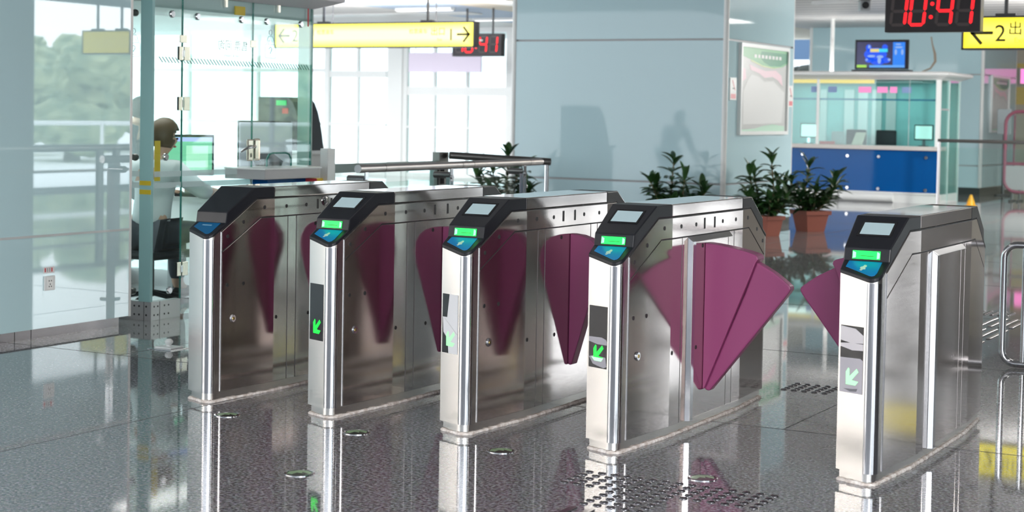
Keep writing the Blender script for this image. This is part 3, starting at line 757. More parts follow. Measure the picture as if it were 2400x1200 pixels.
# ---------------------------------------------------------------- handrail with glass behind the first gates
t = thing('handrail', 'round steel handrail with clamps and glass panels behind the left gates', 'handrail', (-3.17, 4.2, 0))
A = Vector((0.031, -1.33, 1.0)); B = Vector((-0.030, 1.30, 1.0)); D = (B - A).normalized()
MB().cyl(A, B, 0.0275, seg=24).build('rail', TUBE, t, smooth=40)
for y in (-1.02, 0.02, 0.19, 1.10):
    p = A + D * ((y - A.y) / D.y); MB().cyl(p - D * 0.002, p + D * 0.002, 0.0280, seg=24).build('rail_joint', GROOVE, t)
MB().lathe([(0.0275, 0), (0.024, 0.02), (0.0, 0.028)], seg=20).build('rail_end', TUBE, t, smooth=50).matrix_local = Matrix.Translation(B) @ Matrix.Rotation(-PI / 2, 4, 'X')
for y in (-1.24, -0.12, 1.02):
    p = A + D * ((y - A.y) / D.y)
    pm = MB()
    for dy in (-0.022, 0.022): pm.box(p.x - 0.02, p.x + 0.012, p.y + dy - 0.005, p.y + dy + 0.005, 0.0, 0.915)
    pm.box(p.x - 0.05, p.x + 0.05, p.y - 0.05, p.y + 0.05, 0, 0.012)
    post = pm.build('post', POLISH, t)
    MB().box(p.x + 0.006, p.x + 0.014, p.y - 0.02, p.y + 0.02, 0.885, 0.978, 0.003).build('rail_bracket', POLISH, t)
    st = MB().cyl((p.x + 0.004, p.y, 0.93), (p.x - 0.13, p.y, 0.93), 0.024, seg=18); st.build('glass_clamp', mat('clamp_dark', (0.25, 0.24, 0.245), 0.25, 1.0), t, smooth=40)
    sc = MB().cyl((p.x + 0.012, p.y, 0.915), (p.x + 0.022, p.y, 0.915), 0.014, seg=14); sc.build('bolt', POLISH, t, smooth=40)
    for z in (0.82, 0.25):
        MB().lathe([(0.0, -0.02), (0.018, -0.018), (0.022, 0.0), (0.014, 0.012), (0, 0.016)], seg=14).build('glass_button', POLISH, t, smooth=60).location = (p.x - 0.012, p.y + 0.05, z)
for y0, y1 in ((-1.15, -0.20), (-0.05, 0.94)):
    MB().box(-0.06, -0.048, y0, y1, 0.10, 0.90).build('glass_panel', GLASS, t)
# rail from the steel post to the handrail corner
t = thing('cross_rail', 'dark steel rail joining the square post to the end of the handrail', 'handrail', (-4.0, 5.4, 0))
MB().cyl((0.0, 0.05, 1.03), (0.62, 0.62, 0.985), 0.03, seg=20).build('rail', DSTEEL, t, smooth=40)
MB().cyl((0.60, 0.60, 0), (0.60, 0.60, 0.96), 0.018, seg=14).build('post', POLISH, t, smooth=40)
t = thing('steel_post', 'square grey steel post at the end of the dark cross rail', 'post', (-4.06, 5.41, 0))
MB().box(-0.035, 0.035, -0.07, 0.07, 0, 1.055, 0.004).build('post_body', DSTEEL, t)
MB().box(0.036, 0.038, -0.06, 0.0, 0.80, 0.93).build('control_plate', BLACKG, t)
t = thing('steel_post', 'square steel post beside the end of the booth shelf', 'post', (-4.03, 3.80, 0))
MB().box(-0.035, 0.03, -0.045, 0.05, 0, 1.10, 0.003).build('post_body', LGREY, t)
t = thing('gate_leaf', 'dark framed glass leaf closing the gap between the two square posts', 'gate leaf', (-4.06, 4.6, 0))
f = MB(); f.box(-0.02, 0.02, -0.74, 0.73, 0.92, 0.985); f.box(-0.02, 0.02, -0.74, -0.69, 0.1, 0.92); f.box(-0.02, 0.02, 0.68, 0.73, 0.1, 0.92); f.box(-0.02, 0.02, -0.74, 0.73, 0.05, 0.10)
f.build('frame', mat('teal_grey_frame', (0.17, 0.22, 0.22), 0.35, 0.5), t)
MB().box(-0.005, 0.005, -0.69, 0.68, 0.1, 0.92).build('glass_panel', GLASS, t)
# yellow box below the booth shelf
t = thing('yellow_bin', 'narrow yellow bin with a red side under the outer end of the booth shelf', 'bin', (-4.09, 3.728, 0))
MB().rails([(-0.04, -0.035, 0), (0.04, -0.035, 0), (0.04, 0.02, 0), (-0.04, 0.02, 0)], [(-0.05, -0.045, 0.86), (0.05, -0.045, 0.86), (0.05, 0.022, 0.86), (-0.05, 0.022, 0.86)]).build('bin_body', mat('bin_yellow', (0.85, 0.55, 0.02), 0.4), t)
MB().box(-0.055, 0.055, -0.052, 0.024, 0.86, 0.888, 0.004).build('lid', MAT['bin_yellow'], t)
MB().box(-0.055, 0.055, -0.056, -0.052, 0.80, 0.888).build('red_side', RED, t)

# tube gate at the right edge
t = thing('tube_barrier', 'bent steel tube barrier leaf at the right edge of the floor', 'barrier', (0.85, 3.44, 0))
def rrect(x0, x1, z0, z1, r, y=0, n=6):
    pts = []
    for cx, cz, a in ((x1 - r, z1 - r, 0), (x0 + r, z1 - r, PI / 2), (x0 + r, z0 + r, PI), (x1 - r, z0 + r, 1.5 * PI)):
        for k in range(n + 1):
            q = a + PI / 2 * k / n; pts.append((cx + r * math.cos(q), y, cz + r * math.sin(q)))
    return pts
MB().tube(rrect(0, 0.95, 0.022, 0.69, 0.075), 0.019, seg=14, closed=True).build('outer_loop', POLISH, t, smooth=60)
for x in (0.115, 0.45, 0.8):
    MB().cyl((x, 0, 0.03), (x, 0, 0.685), 0.0145, seg=14).build('upright', POLISH, t, smooth=40)

# ---------------------------------------------------------------- glass booth on the left
KX = -4.25
bt = thing('glass_booth', 'glass ticket booth with steel base and grey flared roof beside the left wall', 'booth', (KX, 2.17, 0))
K0, K1, KW = 0.0, 1.72, -1.75        # local y of the side, local depth in x
bs = MB(); bs.box(-0.05, 0.0, 0.0, 0.285, 0, 0.122); bs.box(-0.05, 0.0, 1.03, K1, 0, 0.122); bs.box(KW, -0.05, 0.0, 0.05, 0, 0.122); bs.box(KW, -0.05, K1 - 0.05, K1, 0, 0.122); bs.box(KW, KW + 0.05, 0.05, K1 - 0.05, 0, 0.122)
bso = bs.build('base', LGREY, bt)
for z in (0.035, 0.09):
    for x in (-0.04, -0.10, -0.14): MB().cyl((x, -0.001, z), (x, 0.003, z), 0.007, seg=10).build('bolt', GROOVE, bso)
    for y in (0.03, 0.065, 0.13, 0.17): MB().cyl((-0.003, y, z), (0.001, y, z), 0.006, seg=10).build('bolt', GROOVE, bso)
jb = MB(); jb.box(-0.0005, 0.0006, 0.082, 0.086, 0, 0.122); jb.box(-0.062, -0.058, -0.0006, 0.0005, 0, 0.122); jb.build('base_joint', GROOVE, bso)
MB().box(-0.095, 0.0, -0.012, 0.012, 0.122, 2.11).build('corner_post', TEALPOST, bt)
tp = MB(); tp.box(-0.094, 0.001, -0.0135, -0.012, 0.873, 0.902); tp.box(-0.094, 0.001, -0.0135, -0.012, 0.815, 0.845); tp.build('tape', YTAPE, bt)
tp = MB(); tp.box(-0.002, 0.0015, 0.022, 0.075, 0.90, 1.16); tp.build('tape', YTAPE, bt)
g = MB().box(-0.006, 0.006, 0.012, 0.272, 0.122, 2.11).build('side_glass', GLASS, bt)
# door
dr = MB().box(-0.006, 0.006, 0.282, 1.024, 0.02, 2.11).build('door', GLASS, bt)
de = MB(); de.box(-0.0062, 0.0062, 0.2785, 0.284, 0.122, 2.11); de.box(-0.0062, 0.0062, 1.0225, 1.028, 0.022, 2.11); de.build('door_edge', GLASSEDGE, dr)
HINGE = mat('hinge_nickel', (0.74, 0.68, 0.60), 0.22, 1.0)
for z in (1.73, 1.402, 0.317):
    h = MB(); h.box(0.006, 0.014, 0.235, 0.274, z - 0.045, z + 0.045, 0.002); h.box(0.006, 0.014, 0.286, 0.345, z - 0.045, z + 0.045, 0.002)
    hg = h.build('hinge', HINGE, dr)
    MB().box(0.006, 0.017, 0.268, 0.292, z - 0.024, z + 0.024, 0.002).build('hinge_pin', POLISH, hg)
    MB().box(0.0055, 0.0135, 0.228, 0.2352, z - 0.044, z + 0.044).build('hinge_gasket', BLACKP, hg)
for y in (0.28, 1.02):
    MB().box(0.006, 0.013, y - 0.035, y + 0.035, 1.80, 1.85, 0.002).build('glass_clip', HINGE, bt)
for y, z in ((0.72, 2.088), (1.31, 2.088)):
    MB().box(0.006, 0.014, y - 0.012, y + 0.012, z - 0.028, z + 0.025).build('glass_clip', HINGE, bt)
lb = MB(); lb.box(0.006, 0.022, 0.955, 1.022, 1.015, 1.165, 0.010); lock_ = lb.build('lock_case', HINGE, dr)
MB().box(0.006, 0.020, 1.030, 1.095, 1.018, 1.170, 0.014).build('strike_case', HINGE, bt)
MB().tube([(0.022, 0.995, 1.115), (0.055, 0.995, 1.115), (0.062, 0.97, 1.116), (0.062, 0.90, 1.108), (0.058, 0.865, 1.095), (0.050, 0.845, 1.080)], [0.011, 0.011, 0.0115, 0.0105, 0.009, 0.007], seg=12).build('lever_handle', POLISH, lock_, smooth=60)
MB().box(0.0215, 0.0225, 0.985, 1.0, 1.04, 1.068).build('keyhole', GROOVE, lock_)
# fixed pane over the shelf, with speaking arch
fp = MB(); fp.box(-0.006, 0.006, 1.03, K1, 0.97, 2.11)
fpo = fp.build('front_glass', GLASS, bt)
ed = MB(); ed.box(-0.0063, 0.0063, K1 - 0.006, K1, 0.97, 2.11)
ar = [(0.0, 1.20 + 0.0, 0.972), (0.0, 1.20, 1.02), (0.0, 1.225, 1.055), (0.0, 1.27, 1.066), (0.0, 1.42, 1.066), (0.0, 1.462, 1.055), (0.0, 1.485, 1.02), (0.0, 1.485, 0.972)]
ed.tube(ar, 0.007, seg=8); ed.build('glass_edge', GLASSEDGE, fpo, smooth=50)
MB().box(-0.12, 0.0, K1 + 0.001, K1 + 0.02, 0.97, 2.11).build('end_post', mat('pale_teal_glass', (0.42, 0.55, 0.52), 0.2, alpha=0.75), bt)
# other glass sides
MB().box(KW, -0.095, -0.006, 0.006, 0.122, 2.11).build('side_glass', GLASS, bt)
MB().box(KW, -0.03, K1 - 0.012, K1, 0.122, 2.11).build('side_glass', GLASS, bt)
MB().box(KW, KW + 0.012, 0.01, K1 - 0.012, 0.122, 2.11).build('back_glass', GLASS, bt)
# frosted bands and hatched strip
fb = MB()
for z in (0.945, 0.872):
    fb.box(0.0065, 0.0073, 0.012, 0.272, z - 0.018, z + 0.018); fb.box(0.0065, 0.0073, 0.288, 1.02, z - 0.018, z + 0.018); fb.box(KW, -0.10, -0.0075, -0.0066, z - 0.018, z + 0.018)
fb.build('frosted_band', FROST, bt)
HA = mat('hatch_green', (0.03, 0.16, 0.14), 0.5)
ht = MB()
yv = 0.04
while yv < 1.66:
    ht.rails([(0.0066, yv, 1.702), (0.0066, yv + 0.010, 1.702), (0.0066, yv + 0.048, 1.665), (0.0066, yv + 0.038, 1.665)], [(0.0074, yv, 1.702), (0.0074, yv + 0.010, 1.702), (0.0074, yv + 0.048, 1.665), (0.0074, yv + 0.038, 1.665)]); yv += 0.032
ht.build('hatched_band', HA, bt)
# discs that hold the upper panes
for y, z in ((0.164, 1.98), (0.419, 1.979), (0.884, 1.985), (1.166, 1.988), (1.568, 1.991), (0.114, 1.055), (0.16, 0.186)):
    MB().lathe([(0.024, 0), (0.024, 0.012), (0.019, 0.017), (0.0, 0.017)], seg=22).build('glass_button', POLISH, bt, smooth=40).matrix_local = Matrix.Translation((0.006, y, z)) @ Matrix.Rotation(PI / 2, 4, 'Y')
for x, z in ((-0.14, 1.98), (-0.13, 1.052), (-0.14, 0.186)):
    MB().lathe([(0.022, 0), (0.024, 0.012), (0.019, 0.03), (0.0, 0.032)], seg=22).build('glass_button', DSTEEL, bt, smooth=40).matrix_local = Matrix.Translation((x, -0.006, z)) @ Matrix.Rotation(PI / 2, 4, 'X')
# header, roof with flared cornice
MB().box(-0.05, -0.01, 0.0, K1, 2.02, 2.11).build('header', mat('header_grey', (0.40, 0.47, 0.48), 0.4), bt)
MB().box(-0.0005, 0.0075, 0.82, 0.93, 2.015, 2.075).build('sticker', YTAPE, bt)
MB().box(0.0065, 0.0075, 1.655, 1.672, 1.98, 2.11).build('sticker', RED, bt)
rf = MB()
def ring(e, z): return [(e, -e, z), (e, K1 + e, z), (KW - e, K1 + e, z), (KW - e, -e, z)]
lv = [ring(0.012, 2.11), ring(0.17, 2.165), ring(0.19, 2.30), ring(0.12, 2.32)]
for a, c in zip(lv, lv[1:]):
    for k in range(4): rf.face([a[k], a[(k + 1) % 4], c[(k + 1) % 4], c[k]])
rf.face(lv[-1]); rf.face(lv[0][::-1]); rf.build('roof', mat('roof_grey', (0.72, 0.70, 0.73), 0.4), bt)
# shelf of the booth and blue front below it
sh = MB(); sh.box(-0.10, 0.245, 0.86, 1.50, 0.895, 0.965, 0.004); sh.build('shelf', mat('shelf_grey', (0.45, 0.44, 0.45), 0.4, 0.3), bt)
MB().box(-0.10, 0.255, 0.85, 1.51, 0.962, 0.972).build('shelf_top', mat('shelf_marble', (0.75, 0.77, 0.76), 0.15), bt)
MB().box(-0.01, 0.12, 1.05, 1.50, 0.122, 0.892).build('blue_front', BLUE, bt)
# pictograms: person at a counter with a question mark
ICON = mat('icon_line', (0.12, 0.17, 0.24), 0.5)
def pict(name, o, ux, s, parent):
    o = Vector(o); ux = Vector(ux); uz = Vector((0, 0, 1))
    P = lambda x, z: o + ux * (x * s) + uz * (z * s)
    mb = MB(); r = 0.014 * s
    mb.tube([P(0.5 + 0.14 * math.cos(k * PI / 8), 1.55 + 0.16 * math.sin(k * PI / 8)) for k in range(16)], r, seg=6, closed=True)
    mb.tube([P(0.15, 0.85), P(0.2, 1.15), P(0.32, 1.32), P(0.68, 1.32), P(0.8, 1.15), P(0.85, 0.85)], r, seg=6)
    mb.tube([P(0.3, 0.85), P(0.36, 1.1)], r, seg=6); mb.tube([P(0.7, 0.85), P(0.64, 1.1)], r, seg=6)
    mb.tube([P(0.0, 0.82), P(1.0, 0.82), P(1.02, 0.78), P(1.02, 0.05), P(0.97, 0), P(0.03, 0), P(-0.02, 0.05), P(-0.02, 0.78)], r, seg=6, closed=True)
    mb.tube([P(0.36, 0.52), P(0.4, 0.62), P(0.5, 0.67), P(0.6, 0.62), P(0.63, 0.52), P(0.58, 0.43), P(0.5, 0.36), P(0.5, 0.26)], r * 1.6, seg=6)
    mb.tube([P(0.5, 0.15), P(0.5, 0.11)], r * 2, seg=6)
    return mb.build(name, ICON, parent)
pict('pictogram', (-0.008 + 0.016, 1.16, 1.735), (0, 1, 0), 0.115, bt)
pict('pictogram', (-0.21, -0.008, 1.70), (1, 0, 0), 0.105, bt)
PALE = mat('pale_lettering', (0.50, 0.48, 0.45), 0.5)
text('lettering', '售票 问询', 0.075, PALE, bt, (0.0075, 0.80, 1.80), (0, -1, 0), (0, 0, 1), 0.001)
text('lettering', 'Ticket & Enquiry', 0.028, PALE, bt, (0.0075, 0.80, 1.735), (0, -1, 0), (0, 0, 1), 0.001)
# things inside the booth
t = thing('coin_tray', 'shiny dark metal change tray in the arched opening of the booth pane', 'tray', (-4.30, 3.51, 0.972))
MB().rails([(-0.08, -0.10, 0), (-0.10, -0.12, 0.07), (-0.09, -0.12, 0.085), (0.0, -0.12, 0.03), (0.0, -0.10, 0)], [(-0.08, 0.10, 0), (-0.10, 0.12, 0.07), (-0.09, 0.12, 0.085), (0.0, 0.12, 0.03), (0.0, 0.10, 0)]).build('tray_body', mat('dark_chrome', (0.12, 0.12, 0.13), 0.12, 1.0), t)
def desk():
    t = thing('booth_desk', 'pale desk inside the glass booth', 'desk', (-4.9, 3.2, 0))
    MB().box(-0.62, 0.60, -0.02, 0.66, 0.71, 0.74).build('desktop', mat('desk_pale', (0.66, 0.70, 0.70), 0.4), t)
    for x, y in ((-0.57, 0.03), (0.55, 0.03), (-0.57, 0.61), (0.55, 0.61)): MB().box(x - 0.025, x + 0.025, y - 0.025, y + 0.025, 0, 0.71).build('leg', GREY, t)
    MB().box(-0.57, 0.55, 0.58, 0.60, 0.25, 0.71).build('back_panel', WHITE, t)
desk()
def monitor(name, label, loc, rotz, w, h, face, stand=0.12, group=None, cat='monitor'):
    t = thing(name, label, cat, loc, rotz, group)
    MB().box(-w / 2, w / 2, 0.0, 0.035, stand, stand + h, 0.006).build('housing', BLACKP, t)
    s = MB().box(-w / 2 + 0.018, w / 2 - 0.018, -0.002, 0.001, stand + 0.022, stand + h - 0.018).build('screen', face, t)
    MB().box(-0.025, 0.025, 0.015, 0.04, 0.01, stand + 0.03).build('neck', POLISH, t)
    MB().lathe([(0.09, 0), (0.09, 0.008), (0.03, 0.014), (0, 0.014)], seg=24).build('foot', BLACKP, t)
    return t, s
MON_G = mat('green_desktop', (0.1, 0.3, 0.2), 0.2, emit=(0.16, 0.52, 0.30), es=0.9)
t, s = monitor('monitor', 'monitor with a green picture in front of the booth clerk', (-5.02, 3.45, 0.74), math.radians(62), 0.40, 0.30, MON_G, 0.14)
MB().box(-0.182, 0.182, -0.003, -0.001, 0.39, 0.42).build('title_bar', mat('blue_bar', (0.2, 0.25, 0.6), 0.3, emit=(0.42, 0.48, 0.85), es=0.9), s)
MB().box(-0.02, 0.15, -0.003, -0.001, 0.20, 0.36).build('window', mat('pale_green', (0.3, 0.6, 0.4), 0.3, emit=(0.36, 0.70, 0.50), es=0.8), s)
t, s = monitor('monitor', 'pale grey back of a monitor standing behind the booth shelf pane', (-4.52, 3.68, 0.74), math.radians(245), 0.42, 0.36, SCREENLIT, 0.19)
MB().box(-0.215, 0.215, 0.034, 0.05, 0.20, 0.54, 0.01).build('back_cover', mat('lavender_grey', (0.74, 0.74, 0.83), 0.5), t)
t = thing('keyboard_tray', 'long black keyboard lying on the booth desk', 'keyboard', (-4.72, 3.30, 0.74))
MB().box(-0.24, 0.24, -0.08, 0.08, 0, 0.025, 0.006).build('keyboard_body', BLACKP, t)
for r_ in range(4): MB().box(-0.22, 0.22, -0.065 + r_ * 0.034, -0.040 + r_ * 0.034, 0.025, 0.029).build('key_row', DSTEEL, t)
t = thing('office_chair', 'dark swivel chair under the seated booth clerk', 'chair', (-4.86, 2.84, 0))
MB().box(-0.22, 0.22, -0.2, 0.24, 0.33, 0.385, 0.025).build('seat', BLACKP, t)
MB().cyl((0, 0.02, 0.06), (0, 0.02, 0.34), 0.028, seg=14).build('column', DSTEEL, t)
for k in range(5):
    a = 2 * PI * k / 5; MB().cyl((0, 0.02, 0.09), (0.24 * math.cos(a), 0.02 + 0.24 * math.sin(a), 0.05), 0.02, 0.014, seg=10).build('leg', BLACKP, t)
    MB().cyl((0.24 * math.cos(a) - 0.012, 0.02 + 0.24 * math.sin(a), 0.025), (0.24 * math.cos(a) + 0.012, 0.02 + 0.24 * math.sin(a), 0.025), 0.025, seg=12).build('castor', RUBBER, t)

# ---------------------------------------------------------------- people
def skin_mesh(name, verts, edges, material, parent, sub=2, root=0):
    me = bpy.data.meshes.new(name)
    me.from_pydata([v[:3] for v in verts], edges, [])
    o = bpy.data.objects.new(name, me); COL.objects.link(o); o.parent = parent
    sk = o.modifiers.new('skin', 'SKIN'); sk.use_smooth_shade = True
    sv = me.skin_vertices[0].data if me.skin_vertices else None
    for i, v in enumerate(verts):
        r = v[3]; sv[i].radius = r if isinstance(r, tuple) else (r, r)
        sv[i].use_root = (i == root)
    ss = o.modifiers.new('sub', 'SUBSURF'); ss.levels = sub; ss.render_levels = sub
    dg = bpy.context.evaluated_depsgraph_get()
    m2 = bpy.data.meshes.new_from_object(o.evaluated_get(dg))
    o.modifiers.clear(); o.data = m2
    m2.materials.clear(); m2.materials.append(material)
    for p in m2.polygons: p.use_smooth = True
    return o
def ellipsoid(mb, c, rx, ry, rz, seg=16, rot=None):
    r = bmesh.ops.create_uvsphere(mb.bm, u_segments=seg, v_segments=seg // 2 + 2, radius=1.0)
    M = Matrix.Translation(c) @ (rot or Matrix.Identity(4)) @ Matrix.Diagonal((rx, ry, rz, 1))
    bmesh.ops.transform(mb.bm, matrix=M, verts=r['verts'])
    return mb
def hand(mb_v, mb_e, wi, wp, d, up, side):
    """palm, four unequal fingers with a knuckle bend, thumb from the palm's side; appended to a skin graph"""
    d = Vector(d).normalized(); up = Vector(up).normalized(); lat = d.cross(up).normalized() * side
    wp = Vector(wp)
    base = len(mb_v); mb_v.append((*(wp + d * 0.045), (0.024, 0.013))); mb_e.append((wi, base))
    for k, (off, ln) in enumerate(((-0.028, 0.066), (-0.0095, 0.076), (0.0095, 0.072), (0.028, 0.055))):
        i = len(mb_v); p = wp + d * 0.085 + lat * off
        mb_v.append((*p, 0.0095)); mb_e.append((base, i))
        p2 = p + d * ln * 0.5 - up * 0.006; mb_v.append((*p2, 0.0085)); mb_e.append((i, i + 1))
        p3 = p2 + d * ln * 0.40 - up * 0.022; mb_v.append((*p3, 0.0075)); mb_e.append((i + 1, i + 2))
    i = len(mb_v); p = wp + d * 0.03 - lat * 0.036
    mb_v.append((*p, 0.0105)); mb_e.append((base, i))
    p2 = p + d * 0.030 - lat * 0.016 - up * 0.006; mb_v.append((*p2, 0.009)); mb_e.append((i, i + 1))
    p3 = p2 + d * 0.026 - lat * 0.004 - up * 0.006; mb_v.append((*p3, 0.0078)); mb_e.append((i + 1, i + 2))
def head_parts(t, c, yaw, pitch, hairmat, long=False):
    """face, ears and hair round head centre c; faces local +Y turned by yaw"""
    M = Matrix.Translation(c) @ Matrix.Rotation(yaw, 4, 'Z') @ Matrix.Rotation(pitch, 4, 'X')
    W = lambda x, y, z: M @ Vector((x, y, z))
    R4 = Matrix.Rotation(yaw, 4, 'Z') @ Matrix.Rotation(pitch, 4, 'X')
    for sx in (-1, 1):
        ellipsoid(MB(), W(sx * 0.031, 0.083, 0.004), 0.013, 0.008, 0.008, 10, R4).build('eye', mat('eye_dark', (0.03, 0.02, 0.015), 0.15), t, smooth=180)
        ellipsoid(MB(), W(sx * 0.031, 0.088, 0.022), 0.018, 0.005, 0.004, 8, R4).build('eyebrow', hairmat, t, smooth=180)
    ellipsoid(MB(), W(0, 0.086, -0.052), 0.024, 0.009, 0.008, 10, R4).build('mouth', mat('lips', (0.45, 0.16, 0.14), 0.4), t, smooth=180)
    hm = MB()
    r = bmesh.ops.create_uvsphere(hm.bm, u_segments=24, v_segments=16, radius=1.0)
    dele = []
    for v in r['verts']:
        x, y, z = v.co
        n = 1 + 0.04 * noise.noise(v.co * 4)
        v.co = Vector((x * 0.084 * n, y * 0.103 * n - 0.006, z * 0.112 * n + 0.016))
        if (v.co.y > 0.045 and v.co.z < 0.058) or v.co.z < (-0.075 if not long else -0.10): dele.append(v)
    bmesh.ops.delete(hm.bm, geom=dele, context='VERTS')
    bmesh.ops.transform(hm.bm, matrix=M, verts=hm.bm.verts)
    h = hm.build('hair', hairmat, t, smooth=180)
    sm = h.modifiers.new('thick', 'SOLIDIFY'); sm.thickness = 0.012; sm.offset = 1
def head_verts(c, yaw, pitch):
    M = Matrix.Translation(c) @ Matrix.Rotation(yaw, 4, 'Z') @ Matrix.Rotation(pitch, 4, 'X')
    return M
def add_head_skin(V, E, neck_i, c, yaw, pitch):
    M = head_verts(c, yaw, pitch); a = len(V)
    for p, r in (((0, -0.005, -0.085), (0.055, 0.058)), ((0, 0.01, -0.03), (0.068, 0.078)), ((0, 0.0, 0.035), (0.076, 0.090)), ((0, -0.005, 0.085), (0.055, 0.065))):
        V.append((*(M @ Vector(p)), r))
    E += [(neck_i, a), (a, a + 1), (a + 1, a + 2), (a + 2, a + 3)]
    i = len(V)
    V.append((*(M @ Vector((0, 0.092, -0.018))), 0.012)); E.append((a + 1, i))            # nose
    for sx in (-1, 1):
        k = len(V); V.append((*(M @ Vector((sx * 0.082, -0.005, -0.005))), 0.012)); E.append((a + 2, k))   # ears

# clerk: seated, white shirt, reaching to the desk in front of the monitor
def clerk():
    t = thing('person', 'person in a white shirt sitting in the glass booth, reaching towards the monitor', 'person', (-4.86, 2.86, 0))
    hc = Vector((0.03, 0.10, 1.165)); yw = math.radians(-25)
    V = [(0, 0, 0.52, (0.15, 0.11)), (0, 0.01, 0.66, (0.135, 0.10)), (0, 0.03, 0.82, (0.145, 0.10)), (0, 0.04, 0.93, (0.14, 0.085)), (0.01, 0.06, 1.00, (0.055, 0.055)), (0.02, 0.075, 1.06, (0.05, 0.05)),
         (-0.17, 0.04, 0.945, 0.062), (-0.25, 0.10, 0.76, 0.045), (-0.18, 0.25, 0.775, 0.036), (-0.14, 0.31, 0.778, 0.027),
         (0.18, 0.05, 0.945, 0.062), (0.27, 0.20, 0.80, 0.045), (0.22, 0.42, 0.775, 0.036), (0.19, 0.50, 0.772, 0.027),
         (-0.09, 0.02, 0.50, 0.085), (-0.11, 0.40, 0.50, 0.068), (-0.11, 0.42, 0.10, 0.045), (-0.11, 0.52, 0.04, 0.035),
         (0.09, 0.02, 0.50, 0.085), (0.11, 0.40, 0.50, 0.068), (0.11, 0.42, 0.10, 0.045), (0.11, 0.52, 0.04, 0.035)]
    E = [(0, 1), (1, 2), (2, 3), (3, 4), (4, 5), (3, 6), (6, 7), (7, 8), (8, 9), (3, 10), (10, 11), (11, 12), (12, 13), (0, 14), (14, 15), (15, 16), (16, 17), (0, 18), (18, 19), (19, 20), (20, 21)]
    add_head_skin(V, E, 5, hc, yw, math.radians(-8))
    hand(V, E, 9, V[9][:3], (0.3, 0.8, 0), (0, 0, 1), -1); hand(V, E, 13, V[13][:3], (-0.25, 0.8, 0.0), (0, 0, 1), 1)
    skin_mesh('body', V, E, SKIN, t)
    g = 0.012
    sv = [(0, 0, 0.50, (0.168, 0.128)), (0, 0.01, 0.66, (0.155, 0.118)), (0, 0.03, 0.82, (0.163, 0.117)), (0, 0.04, 0.93, (0.157, 0.10)), (0.008, 0.055, 0.985, (0.07, 0.066)),
          (-0.175, 0.04, 0.945, 0.078), (-0.255, 0.10, 0.76, 0.062), (-0.20, 0.24, 0.765, 0.056), (0.185, 0.05, 0.945, 0.078), (0.275, 0.20, 0.80, 0.062), (0.245, 0.32, 0.785, 0.056)]
    se = [(0, 1), (1, 2), (2, 3), (3, 4), (3, 5), (5, 6), (6, 7), (3, 8), (8, 9), (9, 10)]
    skin_mesh('shirt', sv, se, SHIRT, t)
    tv = [(0, 0, 0.52, (0.165, 0.12)), (-0.09, 0.02, 0.50, 0.10), (-0.11, 0.40, 0.50, 0.082), (-0.11, 0.42, 0.12, 0.062), (0.09, 0.02, 0.50, 0.10), (0.11, 0.40, 0.50, 0.082), (0.11, 0.42, 0.12, 0.062)]
    skin_mesh('trousers', tv, [(0, 1), (1, 2), (2, 3), (0, 4), (4, 5), (5, 6)], TROUS, t)
    for sx in (-0.11, 0.11):
        ellipsoid(MB(), Vector((sx, 0.48, 0.045)), 0.048, 0.13, 0.045).build('shoe', BLACKP, t, smooth=180)
    MB().tube([(-0.06, 0.10, 0.995), (0.0, 0.125, 0.975), (0.07, 0.10, 0.995)], 0.014, seg=8).build('collar', JACKET, t, smooth=60)
    head_parts(t, hc, yw, math.radians(-8), HAIRB)
clerk()
